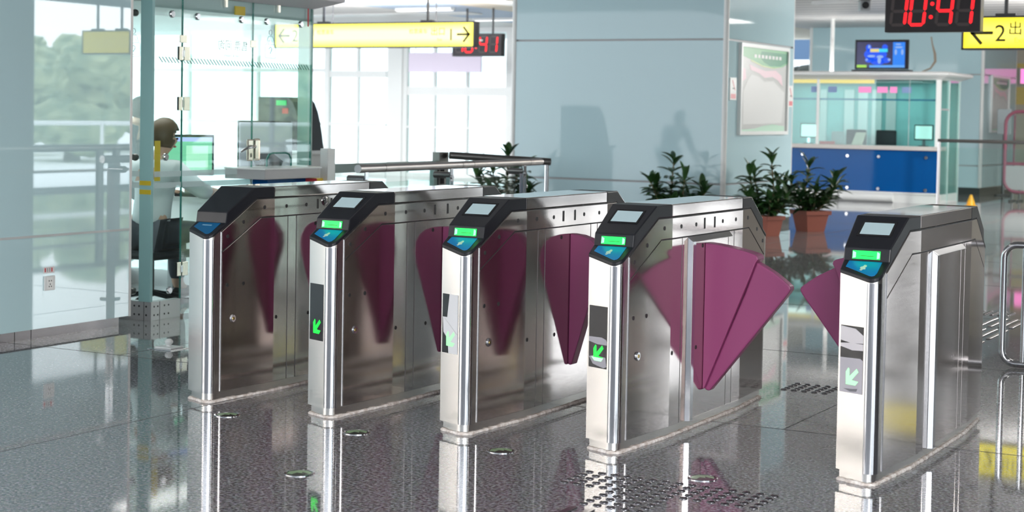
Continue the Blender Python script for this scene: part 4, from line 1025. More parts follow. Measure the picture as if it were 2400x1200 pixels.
def bystander():
    t = thing('person', 'person in a navy jacket standing far behind the booth, leaning forward', 'person', (-7.95, 5.87, 0), math.radians(-60))
    hc = Vector((0, 0.26, 1.34)); yw = 0.0
    V = [(0, -0.05, 0.82, (0.15, 0.11)), (0, 0.0, 0.95, (0.13, 0.10)), (0, 0.10, 1.08, (0.15, 0.11)), (0, 0.17, 1.17, (0.14, 0.09)), (0, 0.20, 1.215, (0.055, 0.055)), (0, 0.225, 1.25, (0.05, 0.05)),
         (-0.19, 0.17, 1.15, 0.06), (-0.24, 0.22, 0.90, 0.045), (-0.20, 0.40, 0.78, 0.036), (-0.18, 0.46, 0.74, 0.027),
         (0.19, 0.17, 1.15, 0.06), (0.24, 0.22, 0.90, 0.045), (0.20, 0.40, 0.78, 0.036), (0.18, 0.46, 0.74, 0.027),
         (-0.09, -0.05, 0.78, 0.085), (-0.10, 0.0, 0.44, 0.062), (-0.10, -0.04, 0.08, 0.042), (-0.10, 0.08, 0.035, 0.033),
         (0.09, -0.05, 0.78, 0.085), (0.10, 0.02, 0.44, 0.062), (0.10, 0.04, 0.08, 0.042), (0.10, 0.16, 0.035, 0.033)]
    E = [(0, 1), (1, 2), (2, 3), (3, 4), (4, 5), (3, 6), (6, 7), (7, 8), (8, 9), (3, 10), (10, 11), (11, 12), (12, 13), (0, 14), (14, 15), (15, 16), (16, 17), (0, 18), (18, 19), (19, 20), (20, 21)]
    add_head_skin(V, E, 5, hc, yw, math.radians(-15))
    hand(V, E, 9, V[9][:3], (0.15, 0.6, -0.5), (0, 0.6, 0.7), -1); hand(V, E, 13, V[13][:3], (-0.15, 0.6, -0.5), (0, 0.6, 0.7), 1)
    skin_mesh('body', V, E, SKIN, t)
    sv = [(0, -0.05, 0.80, (0.175, 0.135)), (0, 0.0, 0.95, (0.155, 0.125)), (0, 0.10, 1.08, (0.172, 0.13)), (0, 0.17, 1.17, (0.16, 0.108)), (0, 0.198, 1.21, (0.07, 0.07)),
          (-0.195, 0.17, 1.15, 0.08), (-0.245, 0.22, 0.90, 0.062), (-0.205, 0.39, 0.785, 0.05), (0.195, 0.17, 1.15, 0.08), (0.245, 0.22, 0.90, 0.062), (0.205, 0.39, 0.785, 0.05)]
    skin_mesh('jacket', sv, [(0, 1), (1, 2), (2, 3), (3, 4), (3, 5), (5, 6), (6, 7), (3, 8), (8, 9), (9, 10)], JACKET, t)
    tv = [(0, -0.05, 0.82, (0.165, 0.12)), (-0.09, -0.05, 0.78, 0.10), (-0.10, 0.0, 0.44, 0.077), (-0.10, -0.04, 0.10, 0.06), (0.09, -0.05, 0.78, 0.10), (0.10, 0.02, 0.44, 0.077), (0.10, 0.04, 0.10, 0.06)]
    skin_mesh('trousers', tv, [(0, 1), (1, 2), (2, 3), (0, 4), (4, 5), (5, 6)], TROUS, t)
    for sx, sy in ((-0.10, 0.03), (0.10, 0.11)):
        ellipsoid(MB(), Vector((sx, sy, 0.042)), 0.046, 0.13, 0.042).build('shoe', BLACKP, t, smooth=180)
    head_parts(t, hc, yw, math.radians(-15), HAIRM)
bystander()

# ---------------------------------------------------------------- hanging signs
SIGNTXT3 = mat('sign_olive_ink', (0.35, 0.30, 0.0), 0.5)
SIGNBOX = mat('sign_case', (0.055, 0.055, 0.06), 0.4)
def arrow_bars(mb, x, z, s, right=True, y=-0.004):
    k = 1 if right else -1; w = 0.16 * s
    def seg(ax, az, bx, bz):
        d = Vector((bx - ax, 0, bz - az)); L = d.length; d.normalize(); n = Vector((-d.z, 0, d.x))
        mb.obox((x + k * (ax + bx) / 2 * s, y, z + (az + bz) / 2 * s), Vector((k * d.x, 0, d.z)) * (L * s + w), (0, 0.003, 0), Vector((k * n.x, 0, n.z)) * w)
    seg(-0.5, 0, 0.5, 0); seg(0.5, 0, 0.05, 0.52); seg(0.5, 0, 0.05, -0.52)
def yellow_sign(label, x0, x1, y, z0, z1, items, face=SIGNY, rods=(), dep=0.16):
    t = thing('exit_sign', label, 'exit sign', ((x0 + x1) / 2, y, z0))
    w = x1 - x0; h = z1 - z0
    c = MB(); c.box(-w / 2, w / 2, 0.012, dep, 0, h, 0.012)
    for a in ((-w / 2, w / 2, 0, 0.02), (-w / 2, w / 2, h - 0.02, h)): c.box(a[0], a[1], -0.004, 0.02, a[2], a[3])
    for a in (-w / 2, w / 2 - 0.022): c.box(a, a + 0.022, -0.004, 0.02, 0, h)
    c.build('case', SIGNBOX, t)
    f = MB().box(-w / 2 + 0.02, w / 2 - 0.02, 0.0, 0.012, 0.018, h - 0.018).build('lit_face', face, t)
    for it in items:
        k = it[0]
        if k == 'arrow':
            mb = MB(); arrow_bars(mb, it[1] - (x0 + x1) / 2, h / 2, it[2], it[3]); mb.build('arrow', SIGNTXT, f)
        else:
            text(it[5] if len(it) > 5 else 'lettering', it[1], it[2], it[4], f, (it[3][0] - (x0 + x1) / 2, -0.0015, it[3][1] * h))
    for rx in rods:
        q = MB(); q.cyl((rx - (x0 + x1) / 2, dep / 2, h), (rx - (x0 + x1) / 2, dep / 2, ZC - z0), 0.022, seg=12); q.build('hanging_rod', SIGNBOX, t, smooth=40)
        MB().box(rx - (x0 + x1) / 2 - 0.11, rx - (x0 + x1) / 2 + 0.11, dep / 2 - 0.04, dep / 2 + 0.04, h, h + 0.03, 0.004).build('rod_plate', SIGNBOX, t)
    return t
yellow_sign('long lit yellow sign behind the glass booth, exit 2 left and exit 1 right', -13.72, -9.93, 16.0, 2.375, 2.775,
            [('arrow', -10.124, 0.20, True), ('text', '1', 0.27, (-10.346, 0.47), SIGNTXT), ('text', '出口', 0.135, (-10.58, 0.60), SIGNTXT3), ('text', 'Exit', 0.055, (-10.55, 0.30), SIGNTXT2), ('text', '检票乘车', 0.085, (-10.94, 0.62), SIGNTXT2),
             ('arrow', -13.52, 0.20, False), ('text', '2', 0.27, (-13.30, 0.47), SIGNTXT), ('text', '出口', 0.135, (-13.05, 0.60), SIGNTXT3), ('text', '检票乘车', 0.085, (-12.7, 0.62), SIGNTXT2)], rods=(-12.79, -10.82))
yellow_sign('lit yellow exit 2 sign hanging at the right edge, partly behind the big red clock', -1.66, 0.60, 12.5, 2.165, 2.535,
            [('arrow', -1.44, 0.21, False), ('text', '2', 0.26, (-1.24, 0.46), SIGNTXT), ('text', '出口', 0.16, (-1.0, 0.60), SIGNTXT), ('text', 'Exit', 0.08, (-1.03, 0.27), SIGNTXT2)], face=SIGNY2, rods=(-1.2, 0.2))
yellow_sign('lit yellow hanging sign beyond the right edge, mirrored in the left glass wall', 6.55, 7.56, 14.0, 2.2, 2.58, [], face=SIGNY2, rods=(6.8, 7.3))

# ---------------------------------------------------------------- red LED clocks
def led_clock(label, x0, z0, w, h, y, rods=()):
    t = thing('led_clock', label, 'clock', (x0, y, z0))
    MB().box(0, w, 0, 0.13, 0, h, 0.006).build('case', mat('clock_case', (0.02, 0.014, 0.016), 0.35), t)
    s = h / 0.383
    dh, dw, th = 0.262 * s, 0.135 * s, 0.030 * s
    SEG = {'1': 'bc', '0': 'abcdef', '4': 'bcfg'}
    cx = [0.150 * w, 0.349 * w, 0.629 * w, 0.838 * w]; cz = h * 0.525
    sl = 0.09
    def hexa(mb, ax, az, bx, bz):
        d = Vector((bx - ax, 0, bz - az)).normalized(); n = Vector((-d.z, 0, d.x)); a = Vector((ax, 0, az)) + d * th * 0.12; c = Vector((bx, 0, bz)) - d * th * 0.12
        pts = [a, a + d * th / 2 + n * th / 2, c - d * th / 2 + n * th / 2, c, c - d * th / 2 - n * th / 2, a + d * th / 2 - n * th / 2]
        mb.prism([(p.x + (p.z) * sl, -0.003, p.z) for p in pts], (0, 0.0035, 0))
    for k, ch in enumerate('1041'):
        X, Z = dw / 2, dh / 2
        S = {'a': (-X, Z, X, Z), 'b': (X, Z, X, 0), 'c': (X, 0, X, -Z), 'd': (-X, -Z, X, -Z), 'e': (-X, 0, -X, -Z), 'f': (-X, Z, -X, 0), 'g': (-X, 0, X, 0)}
        for nm, q in S.items():
            on = nm in SEG[ch]
            tmp = MB(); hexa(tmp, *q)
            for v in tmp.bm.verts: v.co += Vector((cx[k], 0, cz))
            sg = tmp.build('segment', REDLED if on else GHOSTLED, t)
            sg['label'] = 'glowing red segment' if on else 'unlit grey segment'
    for z in (0.068 * s, -0.058 * s):
        r = 0.019 * s; MB().prism([(0.493 * w + z * sl + r * math.cos(a), -0.003, cz + z + r * math.sin(a)) for a in [2 * PI * i / 14 for i in range(14)]], (0, 0.0035, 0)).build('colon_dot', REDLED, t)
    for rx in rods:
        MB().cyl((rx, 0.065, h), (rx, 0.065, ZC - z0), 0.018, seg=12).build('hanging_rod', SIGNBOX, t, smooth=40)
    return t
led_clock('large black clock with bright red 10:41 at the top right', -1.795, 2.232, 0.926, 0.386, 10.0, (0.2, 0.73))
led_clock('smaller black red-digit clock half hidden behind the long yellow exit sign', -11.82, 2.336, 0.965, 0.385, 18.5, (0.25, 0.76))

# ---------------------------------------------------------------- ceiling fittings
LAMPM = mat('lamp_diffuser', (0.9, 0.9, 0.9), 0.4, emit=(1.0, 0.99, 0.96), es=1.6)
def lamp(label, x, y, lx, ly, group=None):
    t = thing('ceiling_lamp', label, 'ceiling lamp', (x, y, ZC), 0, group)
    MB().box(-lx / 2 - 0.02, lx / 2 + 0.02, -ly / 2 - 0.02, ly / 2 + 0.02, -0.05, 0.0, 0.005).build('housing', WHITE, t)
    MB().box(-lx / 2, lx / 2, -ly / 2, ly / 2, -0.055, -0.045).build('diffuser', LAMPM, t)
lamp('short strip lamp on the blue ceiling band above the long yellow sign', -12.2, 18.2, 1.08, 0.10)
lamp('short strip lamp on the ceiling above the small clock', -12.1, 21.06, 1.5, 0.10)
t = thing('cable_tray', 'slanting white trunking on the ceiling left of the security camera', 'trunking', (-3.9, 17.2, ZC - 0.06), math.radians(-35))
MB().box(-1.7, 1.7, -0.04, 0.04, 0, 0.06, 0.006).build('trunking_body', WHITE, t)
t = thing('security_camera', 'grey box security camera hanging from the ceiling left of the big clock', 'security camera', (-3.215, 14.0, 2.78), math.radians(22))
MB().box(-0.062, 0.062, 0.0, 0.30, -0.06, 0.06, 0.014).build('housing', mat('cctv_grey', (0.42, 0.43, 0.45), 0.4), t)
ln = MB().cyl((0, -0.012, 0), (0, 0.01, 0), 0.043, seg=22).build('lens_ring', BLACKP, t, smooth=40)
MB().cyl((0, -0.0135, 0), (0, -0.011, 0), 0.030, seg=18).build('lens', BLACKG, ln)
MB().box(-0.068, 0.068, -0.035, 0.31, 0.06, 0.072, 0.003).build('sunshield', DSTEEL, t)
MB().tube([(0, 0.2, 0.06), (0, 0.2, 0.16), (-0.05, 0.2, 0.24), (-0.05, 0.2, ZC - 2.78)], 0.02, seg=10).build('bracket', DSTEEL, t, smooth=50)

# ---------------------------------------------------------------- ticket machine, banner
t = thing('ticket_machine', 'dark curved ticket machine with a green light seen past the end of the glass booth', 'ticket machine', (-8.2, 9.0, 0))
prof = [(-0.15, 0.93), (0.46, 0.93), (0.445, 1.02), (0.43, 1.12), (0.405, 1.24), (0.37, 1.36), (0.325, 1.455), (0.265, 1.51), (-0.15, 1.51)]
MB().prism([(x, -0.4, z) for x, z in prof], (0, 0.4, 0)).build('upper_body', mat('machine_dark', (0.045, 0.042, 0.048), 0.35), t, bevel=0.01)
MB().box(-0.15, 0.53, -0.4, 0.0, 0.0, 0.90, 0.02).build('lower_body', mat('machine_pale', (0.66, 0.66, 0.64), 0.4), t)
MB().box(-0.17, 0.57, -0.42, 0.02, 0.895, 0.935, 0.01).build('ledge', WHITE, t)
MB().box(0.10, 0.235, -0.406, -0.4, 1.42, 1.475).build('green_lamp', mat('machine_green', (0, 0.3, 0.05), 0.4, emit=(0.0, 0.55, 0.15), es=0.7), t)
for k, (x, z, m_) in enumerate(((0.22, 1.36, RED), (0.25, 1.20, CAULK), (0.27, 1.02, RED))): MB().box(x - 0.04, x + 0.04, -0.404, -0.4, z - 0.03, z + 0.03).build('label_plate', m_, t)
t = thing('banner', 'blank pale purple banner hanging before the far windows', 'banner', (-14.70, 23.0, 2.19))
MB().box(-0.86, 0.86, 0, 0.04, 0, 0.40).build('banner_cloth', mat('lavender', (0.78, 0.71, 0.86), 0.7), t)
for x in (-0.7, 0.7): MB().cyl((x, 0.02, 0.4), (x, 0.02, ZC - 2.19), 0.012, seg=8).build('hanging_wire', LGREY, t)

# ---------------------------------------------------------------- far booth with blue front
FY = 21.4
t = thing('service_booth', 'far service booth with blue panel front, glass above and a white cornice', 'booth', (-5.55, FY, 0))
X0, X1 = -2.2, 1.37
MB().box(X0 + 0.02, X1 - 0.03, 0.0, 0.03, 0.15, 0.875).build('blue_front', BLUE, t)
MB().box(X0, X1, -0.05, 0.5, 0.875, 0.945, 0.01).build('counter_top', mat('counter_stone', (0.62, 0.58, 0.55), 0.3), t)
pl = MB()
for x in (X0, X0 + 0.95, X0 + 1.9): pl.cyl((x + 0.01, -0.02, 0.075), (min(x + 0.94, X1), -0.02, 0.075), 0.072, seg=18)
pl.box(X0, X1, -0.02, 0.1, 0.0, 0.15); pl.build('plinth', WHITE, t, smooth=40)
MB().box(X0, X1, -0.04, 0.06, 0.148, 0.175).build('white_rail', WHITE, t)
for x, z in ((-0.96, 0.767), (-0.169, 0.76), (0.368, 0.76), (1.167, 0.761), (-0.163, 0.223), (0.368, 0.222), (1.167, 0.222), (-0.96, 0.223)):
    MB().lathe([(0.032, 0), (0.032, 0.02), (0.024, 0.03), (0, 0.03)], seg=18).build('panel_button', POLISH, t, smooth=40).matrix_local = Matrix.Translation((x, 0, z)) @ Matrix.Rotation(PI / 2, 4, 'X')
MB().box(X0 + 0.02, X1 - 0.06, 0.03, 0.04, 0.945, 2.05).build('front_glass', GLASS_T, t)
for x, w_ in ((X1 - 0.035, 0.035), (X0 + 0.03, 0.03), (-0.72, 0.022)): MB().box(x - w_, x + w_, 0.0, 0.08, 0.945, 2.05).build('white_post', WHITEF, t)
for x in (0.85,): MB().box(x - 0.004, x + 0.004, 0.025, 0.045, 0.945, 2.05).build('glass_joint', LGREY, t)
MB().box(X0 + 0.05, X1 - 0.07, 0.05, 0.06, 1.70, 1.73).build('blue_line', mat('dim_blue', (0.08, 0.25, 0.40), 0.4), t)
MB().box(X1 - 0.012, X1, 0.08, 1.30, 0.15, 2.05).build('side_glass', GLASS_T, t)
for y in (0.6, 1.30): MB().box(X1 - 0.03, X1 + 0.005, y - 0.03, y + 0.03, 0.0, 2.05).build('white_post', mat('pale_teal_post', (0.60, 0.74, 0.72), 0.4), t)
MB().box(X1 - 0.01, X1 + 0.01, 0.08, 0.57, 1.55, 1.58).build('side_bar', GREY, t)
MB().box(X1 - 0.05, X1, 0.0, 1.30, 0, 0.15).build('plinth', WHITE, t)
MB().box(X0, X1 - 0.02, 1.30, 1.34, 0.0, 2.05).build('back_wall', mat('booth_teal', (0.30, 0.60, 0.60), 0.4), t)
MB().box(X0, X0 + 0.04, 0.05, 1.30, 0.0, 2.05).build('end_wall', MAT['booth_teal'], t)
cr = MB()
def ring2(e, z): return [(X1 + e, -e, z), (X1 + e, 1.34 + e, z), (X0, 1.34 + e, z), (X0, -e, z)]
lv = [ring2(0.0, 2.05), ring2(0.03, 2.07), ring2(0.14, 2.11), ring2(0.17, 2.13), ring2(0.17, 2.165), ring2(0.12, 2.185)]
for a, c in zip(lv, lv[1:]):
    for k in range(4): cr.face([a[k], a[(k + 1) % 4], c[(k + 1) % 4], c[k]])
cr.face(lv[-1]); cr.face(lv[0][::-1]); cr.build('cornice', WHITE, t)
MB().box(X0 + 0.05, 0.25, 0.02, 0.03, 1.985, 2.048).build('yellow_fascia', mat('pale_yellow', (0.85, 0.75, 0.30), 0.5, emit=(0.9, 0.8, 0.3), es=0.25), t)
FD = mat('curtain_white', (0.72, 0.78, 0.78), 0.8)
for x in (-1.15, -0.65, -0.4, -0.15, 0.1): MB().box(x, x + 0.17, 1.26, 1.29, 0.95, 1.9).build('blind', FD, t)
ink = [mat('pink_lettering', (0.85, 0.25, 0.55), 0.5, emit=(0.9, 0.35, 0.6), es=0.3), mat('blue_lettering', (0.25, 0.35, 0.6), 0.5)]
for k, (x, w_, m_) in enumerate(((-0.85, 0.15, 1), (-0.55, 0.15, 1), (-0.02, 0.22, 0), (0.3, 0.18, 0), (0.52, 0.12, 0), (0.72, 0.16, 1))):
    MB().box(x, x + w_, 0.026, 0.03, 1.83, 1.93).build('lettering', ink[m_], t)
SCR_F = mat('white_green_screen', (0.4, 0.6, 0.55), 0.2, emit=(0.62, 0.86, 0.78), es=0.85)
monitor('monitor', 'lit monitor at the left end of the far blue booth', (-6.55, 21.78, 0.945), 0, 0.30, 0.25, SCR_F, 0.10)
monitor('monitor', 'lit monitor at the right end of the far blue booth', (-4.54, 21.78, 0.945), 0, 0.32, 0.26, SCR_F, 0.10)
def backrest(label, x, m_):
    t = thing('desk_chair', label, 'chair', (x, 22.25, 0))
    MB().box(-0.18, 0.18, 0.0, 0.05, 0.55, 1.20, 0.03).build('backrest', m_, t)
    MB().box(-0.2, 0.2, 0.03, 0.42, 0.44, 0.5, 0.03).build('seat', m_, t)
    MB().cyl((0, 0.22, 0.03), (0, 0.22, 0.44), 0.03, seg=12).build('column', DSTEEL, t)
    MB().lathe([(0.24, 0), (0.23, 0.02), (0.04, 0.04), (0, 0.04)], seg=20).build('foot', DSTEEL, t).location = (0, 0.22, 0)
backrest('black chair back in the middle of the far blue booth', -5.32, BLACKP)
backrest('black chair back at the left middle of the far blue booth', -5.85, BLACKP)
t = thing('folder', 'upright grey folder leaning on the far booth counter', 'folder', (-6.02, 21.80, 0.945))
MB().box(-0.13, 0.10, 0, 0.06, 0, 0.22, 0.02).build('folder_body', GREY, t)
t = thing('leaflet_stand', 'tan and pink leaflet stand on the far booth counter', 'leaflet stand', (-5.66, 21.72, 0.945))
MB().rails([(-0.10, -0.02, 0), (-0.10, 0.03, 0), (-0.05, 0.12, 0.21), (-0.05, 0.09, 0.21)], [(0.08, -0.02, 0), (0.08, 0.03, 0), (0.12, 0.12, 0.21), (0.12, 0.09, 0.21)]).build('leaflet_card', mat('leaflet_tan', (0.60, 0.47, 0.38), 0.5), t)
t = thing('red_dish', 'low red tray on the far booth counter', 'tray', (-6.18, 21.66, 0.945))
MB().box(-0.13, 0.13, -0.06, 0.06, 0, 0.05, 0.01).build('dish', RED, t)
# television on the booth roof
t = thing('television', 'flat television with a blue picture standing on the far booth roof', 'television', (-5.29, 21.75, 2.185))
w, h = 0.92, 0.55
MB().box(-w / 2, w / 2, 0, 0.07, 0.05, h, 0.012).build('housing', BLACKP, t)
MB().box(-0.5, 0.5, -0.05, 0.18, 0, 0.04, 0.01).build('foot', BLACKP, t)
s = MB().box(-w / 2 + 0.035, w / 2 - 0.045, -0.003, 0.001, 0.075, h - 0.04).build('screen', mat('tv_dark', (0.01, 0.01, 0.04), 0.2, emit=(0.012, 0.012, 0.06), es=1), t)
def glow(nm, c, e): return mat(nm, (0, 0, 0), 0.4, emit=c, es=e)
MB().box(0.20, 0.405, -0.005, -0.003, 0.115, 0.505).build('side_panel', glow('tv_blue', (0.02, 0.22, 0.85), 1.0), s)
MB().box(-0.20, 0.405, -0.006, -0.004, 0.078, 0.118).build('ticker', glow('tv_lightblue', (0.12, 0.42, 1.0), 0.9), s)
MB().box(-0.42, -0.25, -0.006, -0.004, 0.078, 0.122).build('ticker_tag', glow('tv_green', (0.42, 0.80, 0.10), 0.9), s)
for cx_, cz_, rx_, rz_ in ((-0.1, 0.30, 0.20, 0.11), (-0.22, 0.41, 0.05, 0.06), (0.06, 0.42, 0.05, 0.05), (-0.2, 0.21, 0.08, 0.05), (0.07, 0.2, 0.09, 0.05), (-0.06, 0.17, 0.12, 0.05)):
    MB().prism([(cx_ + rx_ * math.cos(a), -0.005, cz_ + rz_ * math.sin(a)) for a in [2 * PI * i / 18 for i in range(18)]], (0, 0.001, 0)).build('picture_shape', glow('tv_deep', (0.01, 0.09, 0.85), 1.0), s)
for cx_, cz_, rx_, rz_ in ((-0.21, 0.43, 0.02, 0.03), (-0.17, 0.27, 0.07, 0.02), (-0.02, 0.26, 0.06, 0.025), (-0.25, 0.21, 0.02, 0.02), (0.14, 0.21, 0.025, 0.02), (-0.03, 0.2, 0.03, 0.06), (0.29, 0.47, 0.05, 0.012), (0.30, 0.42, 0.07, 0.016), (0.25, 0.34, 0.02, 0.05), (0.36, 0.34, 0.02, 0.05)):
    MB().prism([(cx_ + rx_ * math.cos(a), -0.0075, cz_ + rz_ * math.sin(a)) for a in [2 * PI * i / 14 for i in range(14)]], (0, 0.001, 0)).build('picture_light', glow('tv_pale', (0.35, 0.55, 1.0), 0.8), s)
MB().box(-0.19, -0.04, -0.009, -0.0075, 0.34, 0.395).build('picture_yellow', glow('tv_yellow', (0.85, 0.72, 0.25), 0.9), s)
MB().box(-0.04, 0.11, -0.009, -0.0075, 0.34, 0.395).build('picture_cyan', glow('tv_cyan', (0.05, 0.72, 0.95), 0.9), s)
t = thing('dark_cable', 'brown cable hanging on the wall right of the television', 'cable', (-4.6, 22.4, 2.19))
MB().tube([(-0.02, 0, 0.62), (0.0, 0, 0.5), (0.05, 0, 0.33), (0.06, 0, 0.2), (-0.02, 0, 0.08), (-0.2, 0, 0.008)], [0.012, 0.012, 0.022, 0.022, 0.015, 0.010], seg=8).build('cable_body', mat('cable_brown', (0.25, 0.20, 0.15), 0.6), t, smooth=60)

# ---------------------------------------------------------------- posters and no-smoking plates
def poster(label, x, y0, y1, z0, z1):
    t = thing('map_poster', label, 'poster', (x, (y0 + y1) / 2, z0))
    w = y1 - y0; h = z1 - z0
    f = MB(); b_ = 0.045
    for a in ((-w / 2, w / 2, 0, b_), (-w / 2, w / 2, h - b_, h), (-w / 2, -w / 2 + b_, b_, h - b_), (w / 2 - b_, w / 2, b_, h - b_)): f.box(0, 0.045, a[0], a[1], a[2], a[3])
    f.build('frame', WHITEF, t)
    s = MB().box(0.0, 0.02, -w / 2 + b_, w / 2 - b_, b_, h - b_).build('sheet', mat('poster_sheet', (0.62, 0.63, 0.62), 0.3), t)
    W = w - 2 * b_; H = h - 2 * b_
    P = lambda u, v: (0.0205, -w / 2 + b_ + u * W, b_ + v * H)
    def poly(nm, pts, m_, d=0.001): MB().prism([P(u, v) for u, v in pts], (d, 0, 0)).build(nm, m_, s)
    poly('green_band', [(0, 1), (1, 1), (1, 0.84), (0.9, 0.80), (0.7, 0.78), (0.45, 0.795), (0.2, 0.86), (0, 0.90)], mat('poster_green', (0.20, 0.50, 0.27), 0.4))
    poly('dark_green_band', [(0.42, 0.97), (1, 0.97), (1, 0.86), (0.85, 0.805), (0.62, 0.80), (0.48, 0.84), (0.40, 0.9)], mat('poster_dark_green', (0.05, 0.28, 0.16), 0.4), 0.0015)
    poly('lime_band', [(0.2, 0.86), (0.45, 0.80), (0.7, 0.782), (0.9, 0.80), (0.7, 0.772), (0.45, 0.785), (0.2, 0.84)], mat('poster_lime', (0.60, 0.68, 0.35), 0.4), 0.0018)
    for k in range(8): poly('lettering', [(0.27 + k * 0.078, 0.885), (0.32 + k * 0.078, 0.885), (0.32 + k * 0.078, 0.925), (0.27 + k * 0.078, 0.925)], WHITE, 0.003)
    poly('map_river', [(0.17, 0.80), (0.32, 0.765), (0.52, 0.735), (0.75, 0.75), (0.88, 0.69), (0.91, 0.56), (0.80, 0.63), (0.68, 0.67), (0.5, 0.65), (0.38, 0.70), (0.2, 0.735)], mat('poster_pink', (0.85, 0.62, 0.68), 0.4), 0.0015)
    poly('map_river', [(0, 0.76), (0.09, 0.74), (0.11, 0.63), (0.0, 0.57)], MAT['poster_pink'], 0.0015)
    poly('map_land', [(0.05, 0.47), (0.15, 0.62), (0.22, 0.68), (0.38, 0.66), (0.5, 0.60), (0.7, 0.62), (0.82, 0.55), (0.95, 0.48), (0.9, 0.10), (0.06, 0.08)], mat('poster_white', (0.72, 0.73, 0.72), 0.4), 0.0012)
    poly('foot_hills', [(0, 0), (0.97, 0), (0.97, 0.06), (0.7, 0.085), (0.5, 0.065), (0.3, 0.03), (0.04, 0.02), (0.01, 0.05)], mat('poster_pale_green', (0.50, 0.72, 0.58), 0.4))
    return t
poster('large framed white map poster with a green top on the middle column', CX, 12.815, 14.525, 1.165, 2.275)
poster('distant framed white poster with a green top, beside the far right column edge', CX, 25.9, 27.4, 1.17, 2.26)
def nosmoke(label, y0, y1, z0, z1):
    t = thing('no_smoking_plate', label, 'sign plate', (CX, (y0 + y1) / 2, z0), 0, None)
    w = y1 - y0; h = z1 - z0
    p = MB().box(0, 0.012, -w / 2, w / 2, 0, h, 0.003).build('plate', WHITE, t)
    MB().box(0.012, 0.0135, -w * 0.38, w * 0.38, h * 0.07, h * 0.28).build('red_block', mat('plate_red', (0.72, 0.22, 0.24), 0.4), p)
    MB().rails([(0.0125, -w * 0.22, h * 0.86), (0.0125, -w * 0.12, h * 0.90), (0.0125, w * 0.30, h * 0.46), (0.0125, w * 0.22, h * 0.43)], [(0.0135, -w * 0.22, h * 0.86), (0.0135, -w * 0.12, h * 0.90), (0.0135, w * 0.30, h * 0.46), (0.0135, w * 0.22, h * 0.43)]).build('symbol', MAT['plate_red'], p)
    MB().box(0.012, 0.0145, -w * 0.1, w * 0.2, h * 0.5, h * 0.54).build('cigarette', GROOVE, p)
nosmoke('small white and red no-smoking plate left of the big map poster', 12.54, 12.75, 1.58, 1.85)
nosmoke('small white and red no-smoking plate right of the big map poster', 14.58, 14.78, 1.52, 1.80)

# ---------------------------------------------------------------- right background
t = thing('glass_railing', 'grey glass railing with steel posts right of the far blue booth', 'railing', (-4.02, 20.8, 0))
MB().cyl((-0.02, 0, 1.06), (6.0, 0.0, 1.06), 0.028, seg=16).build('top_rail', DSTEEL, t, smooth=40)
for x in (0.0, 1.5, 3.0): MB().cyl((x, 0, 0), (x, 0, 1.04), 0.026, seg=14).build('post', TUBE, t, smooth=40)
for x in (0.05, 1.55): MB().box(x, x + 1.4, -0.006, 0.006, 0.1, 0.95).build('glass_panel', GLASS, t)
t = thing('standing_board', 'rounded dark pink framed notice board on legs at the right edge', 'notice board', (-3.15, 23.5, 0))
MB().tube(rrect(-0.42, 0.55, 0.16, 1.56, 0.22), 0.03, seg=12, closed=True).build('frame', REDFRAME, t, smooth=60)
MB().box(-0.40, 0.53, -0.012, 0.012, 0.20, 0.62).build('lower_panel', GREY, t)
MB().box(-0.40, 0.53, -0.02, 0.02, 0.63, 0.68).build('cross_bar', REDFRAME, t)
MB().box(-0.36, 0.50, -0.005, 0.005, 0.70, 1.50).build('upper_panel', GLASS, t)
for x in (-0.28, -0.15): MB().box(x - 0.02, x + 0.02, -0.2, 0.2, 0.0, 0.03).build('foot', DSTEEL, t); MB().cyl((x, 0, 0.0), (x, 0, 0.2), 0.02, seg=10).build('leg', DSTEEL, t)
MB().cyl((-0.27, 0.02, 0.2), (-0.27, 0.02, 1.5), 0.016, seg=10).build('inner_tube', REDFRAME, t)
t = thing('traffic_cone', 'small orange cone on the floor behind the right-hand gate', 'cone', (-3.56, 21.1, 0))
MB().lathe([(0.10, 0), (0.10, 0.02), (0.072, 0.022), (0.055, 0.09), (0.025, 0.17), (0.018, 0.19), (0, 0.192)], seg=22).build('cone_body', mat('cone_orange', (0.95, 0.42, 0.01), 0.4), t, smooth=50)
t = thing('lightbox', 'lit pink lightbox on the far wall at the right edge', 'lightbox', (-3.43, 29.7, 2.17))
MB().box(-1.25, 1.25, 0, 0.28, 0, 0.34, 0.01).build('case', WHITE, t)
MB().box(-1.22, 1.22, -0.004, 0.0, 0.02, 0.32).build('lit_face', PINKLIT, t)
t = thing('pole_sign', 'dim slender grey dispenser pole before the distant poster', 'dispenser', (-4.05, 25.6, 0))
MB().cyl((0, 0, 0), (0, 0, 1.15), 0.03, seg=12).build('pole', DSTEEL, t, smooth=40)
MB().box(-0.13, 0.13, -0.06, 0.06, 1.15, 1.62, 0.02).build('dispenser_box', mat('dispenser_grey', (0.45, 0.50, 0.52), 0.4), t)
MB().lathe([(0.16, 0), (0.15, 0.02), (0.03, 0.03), (0, 0.03)], seg=18).build('foot', DSTEEL, t)

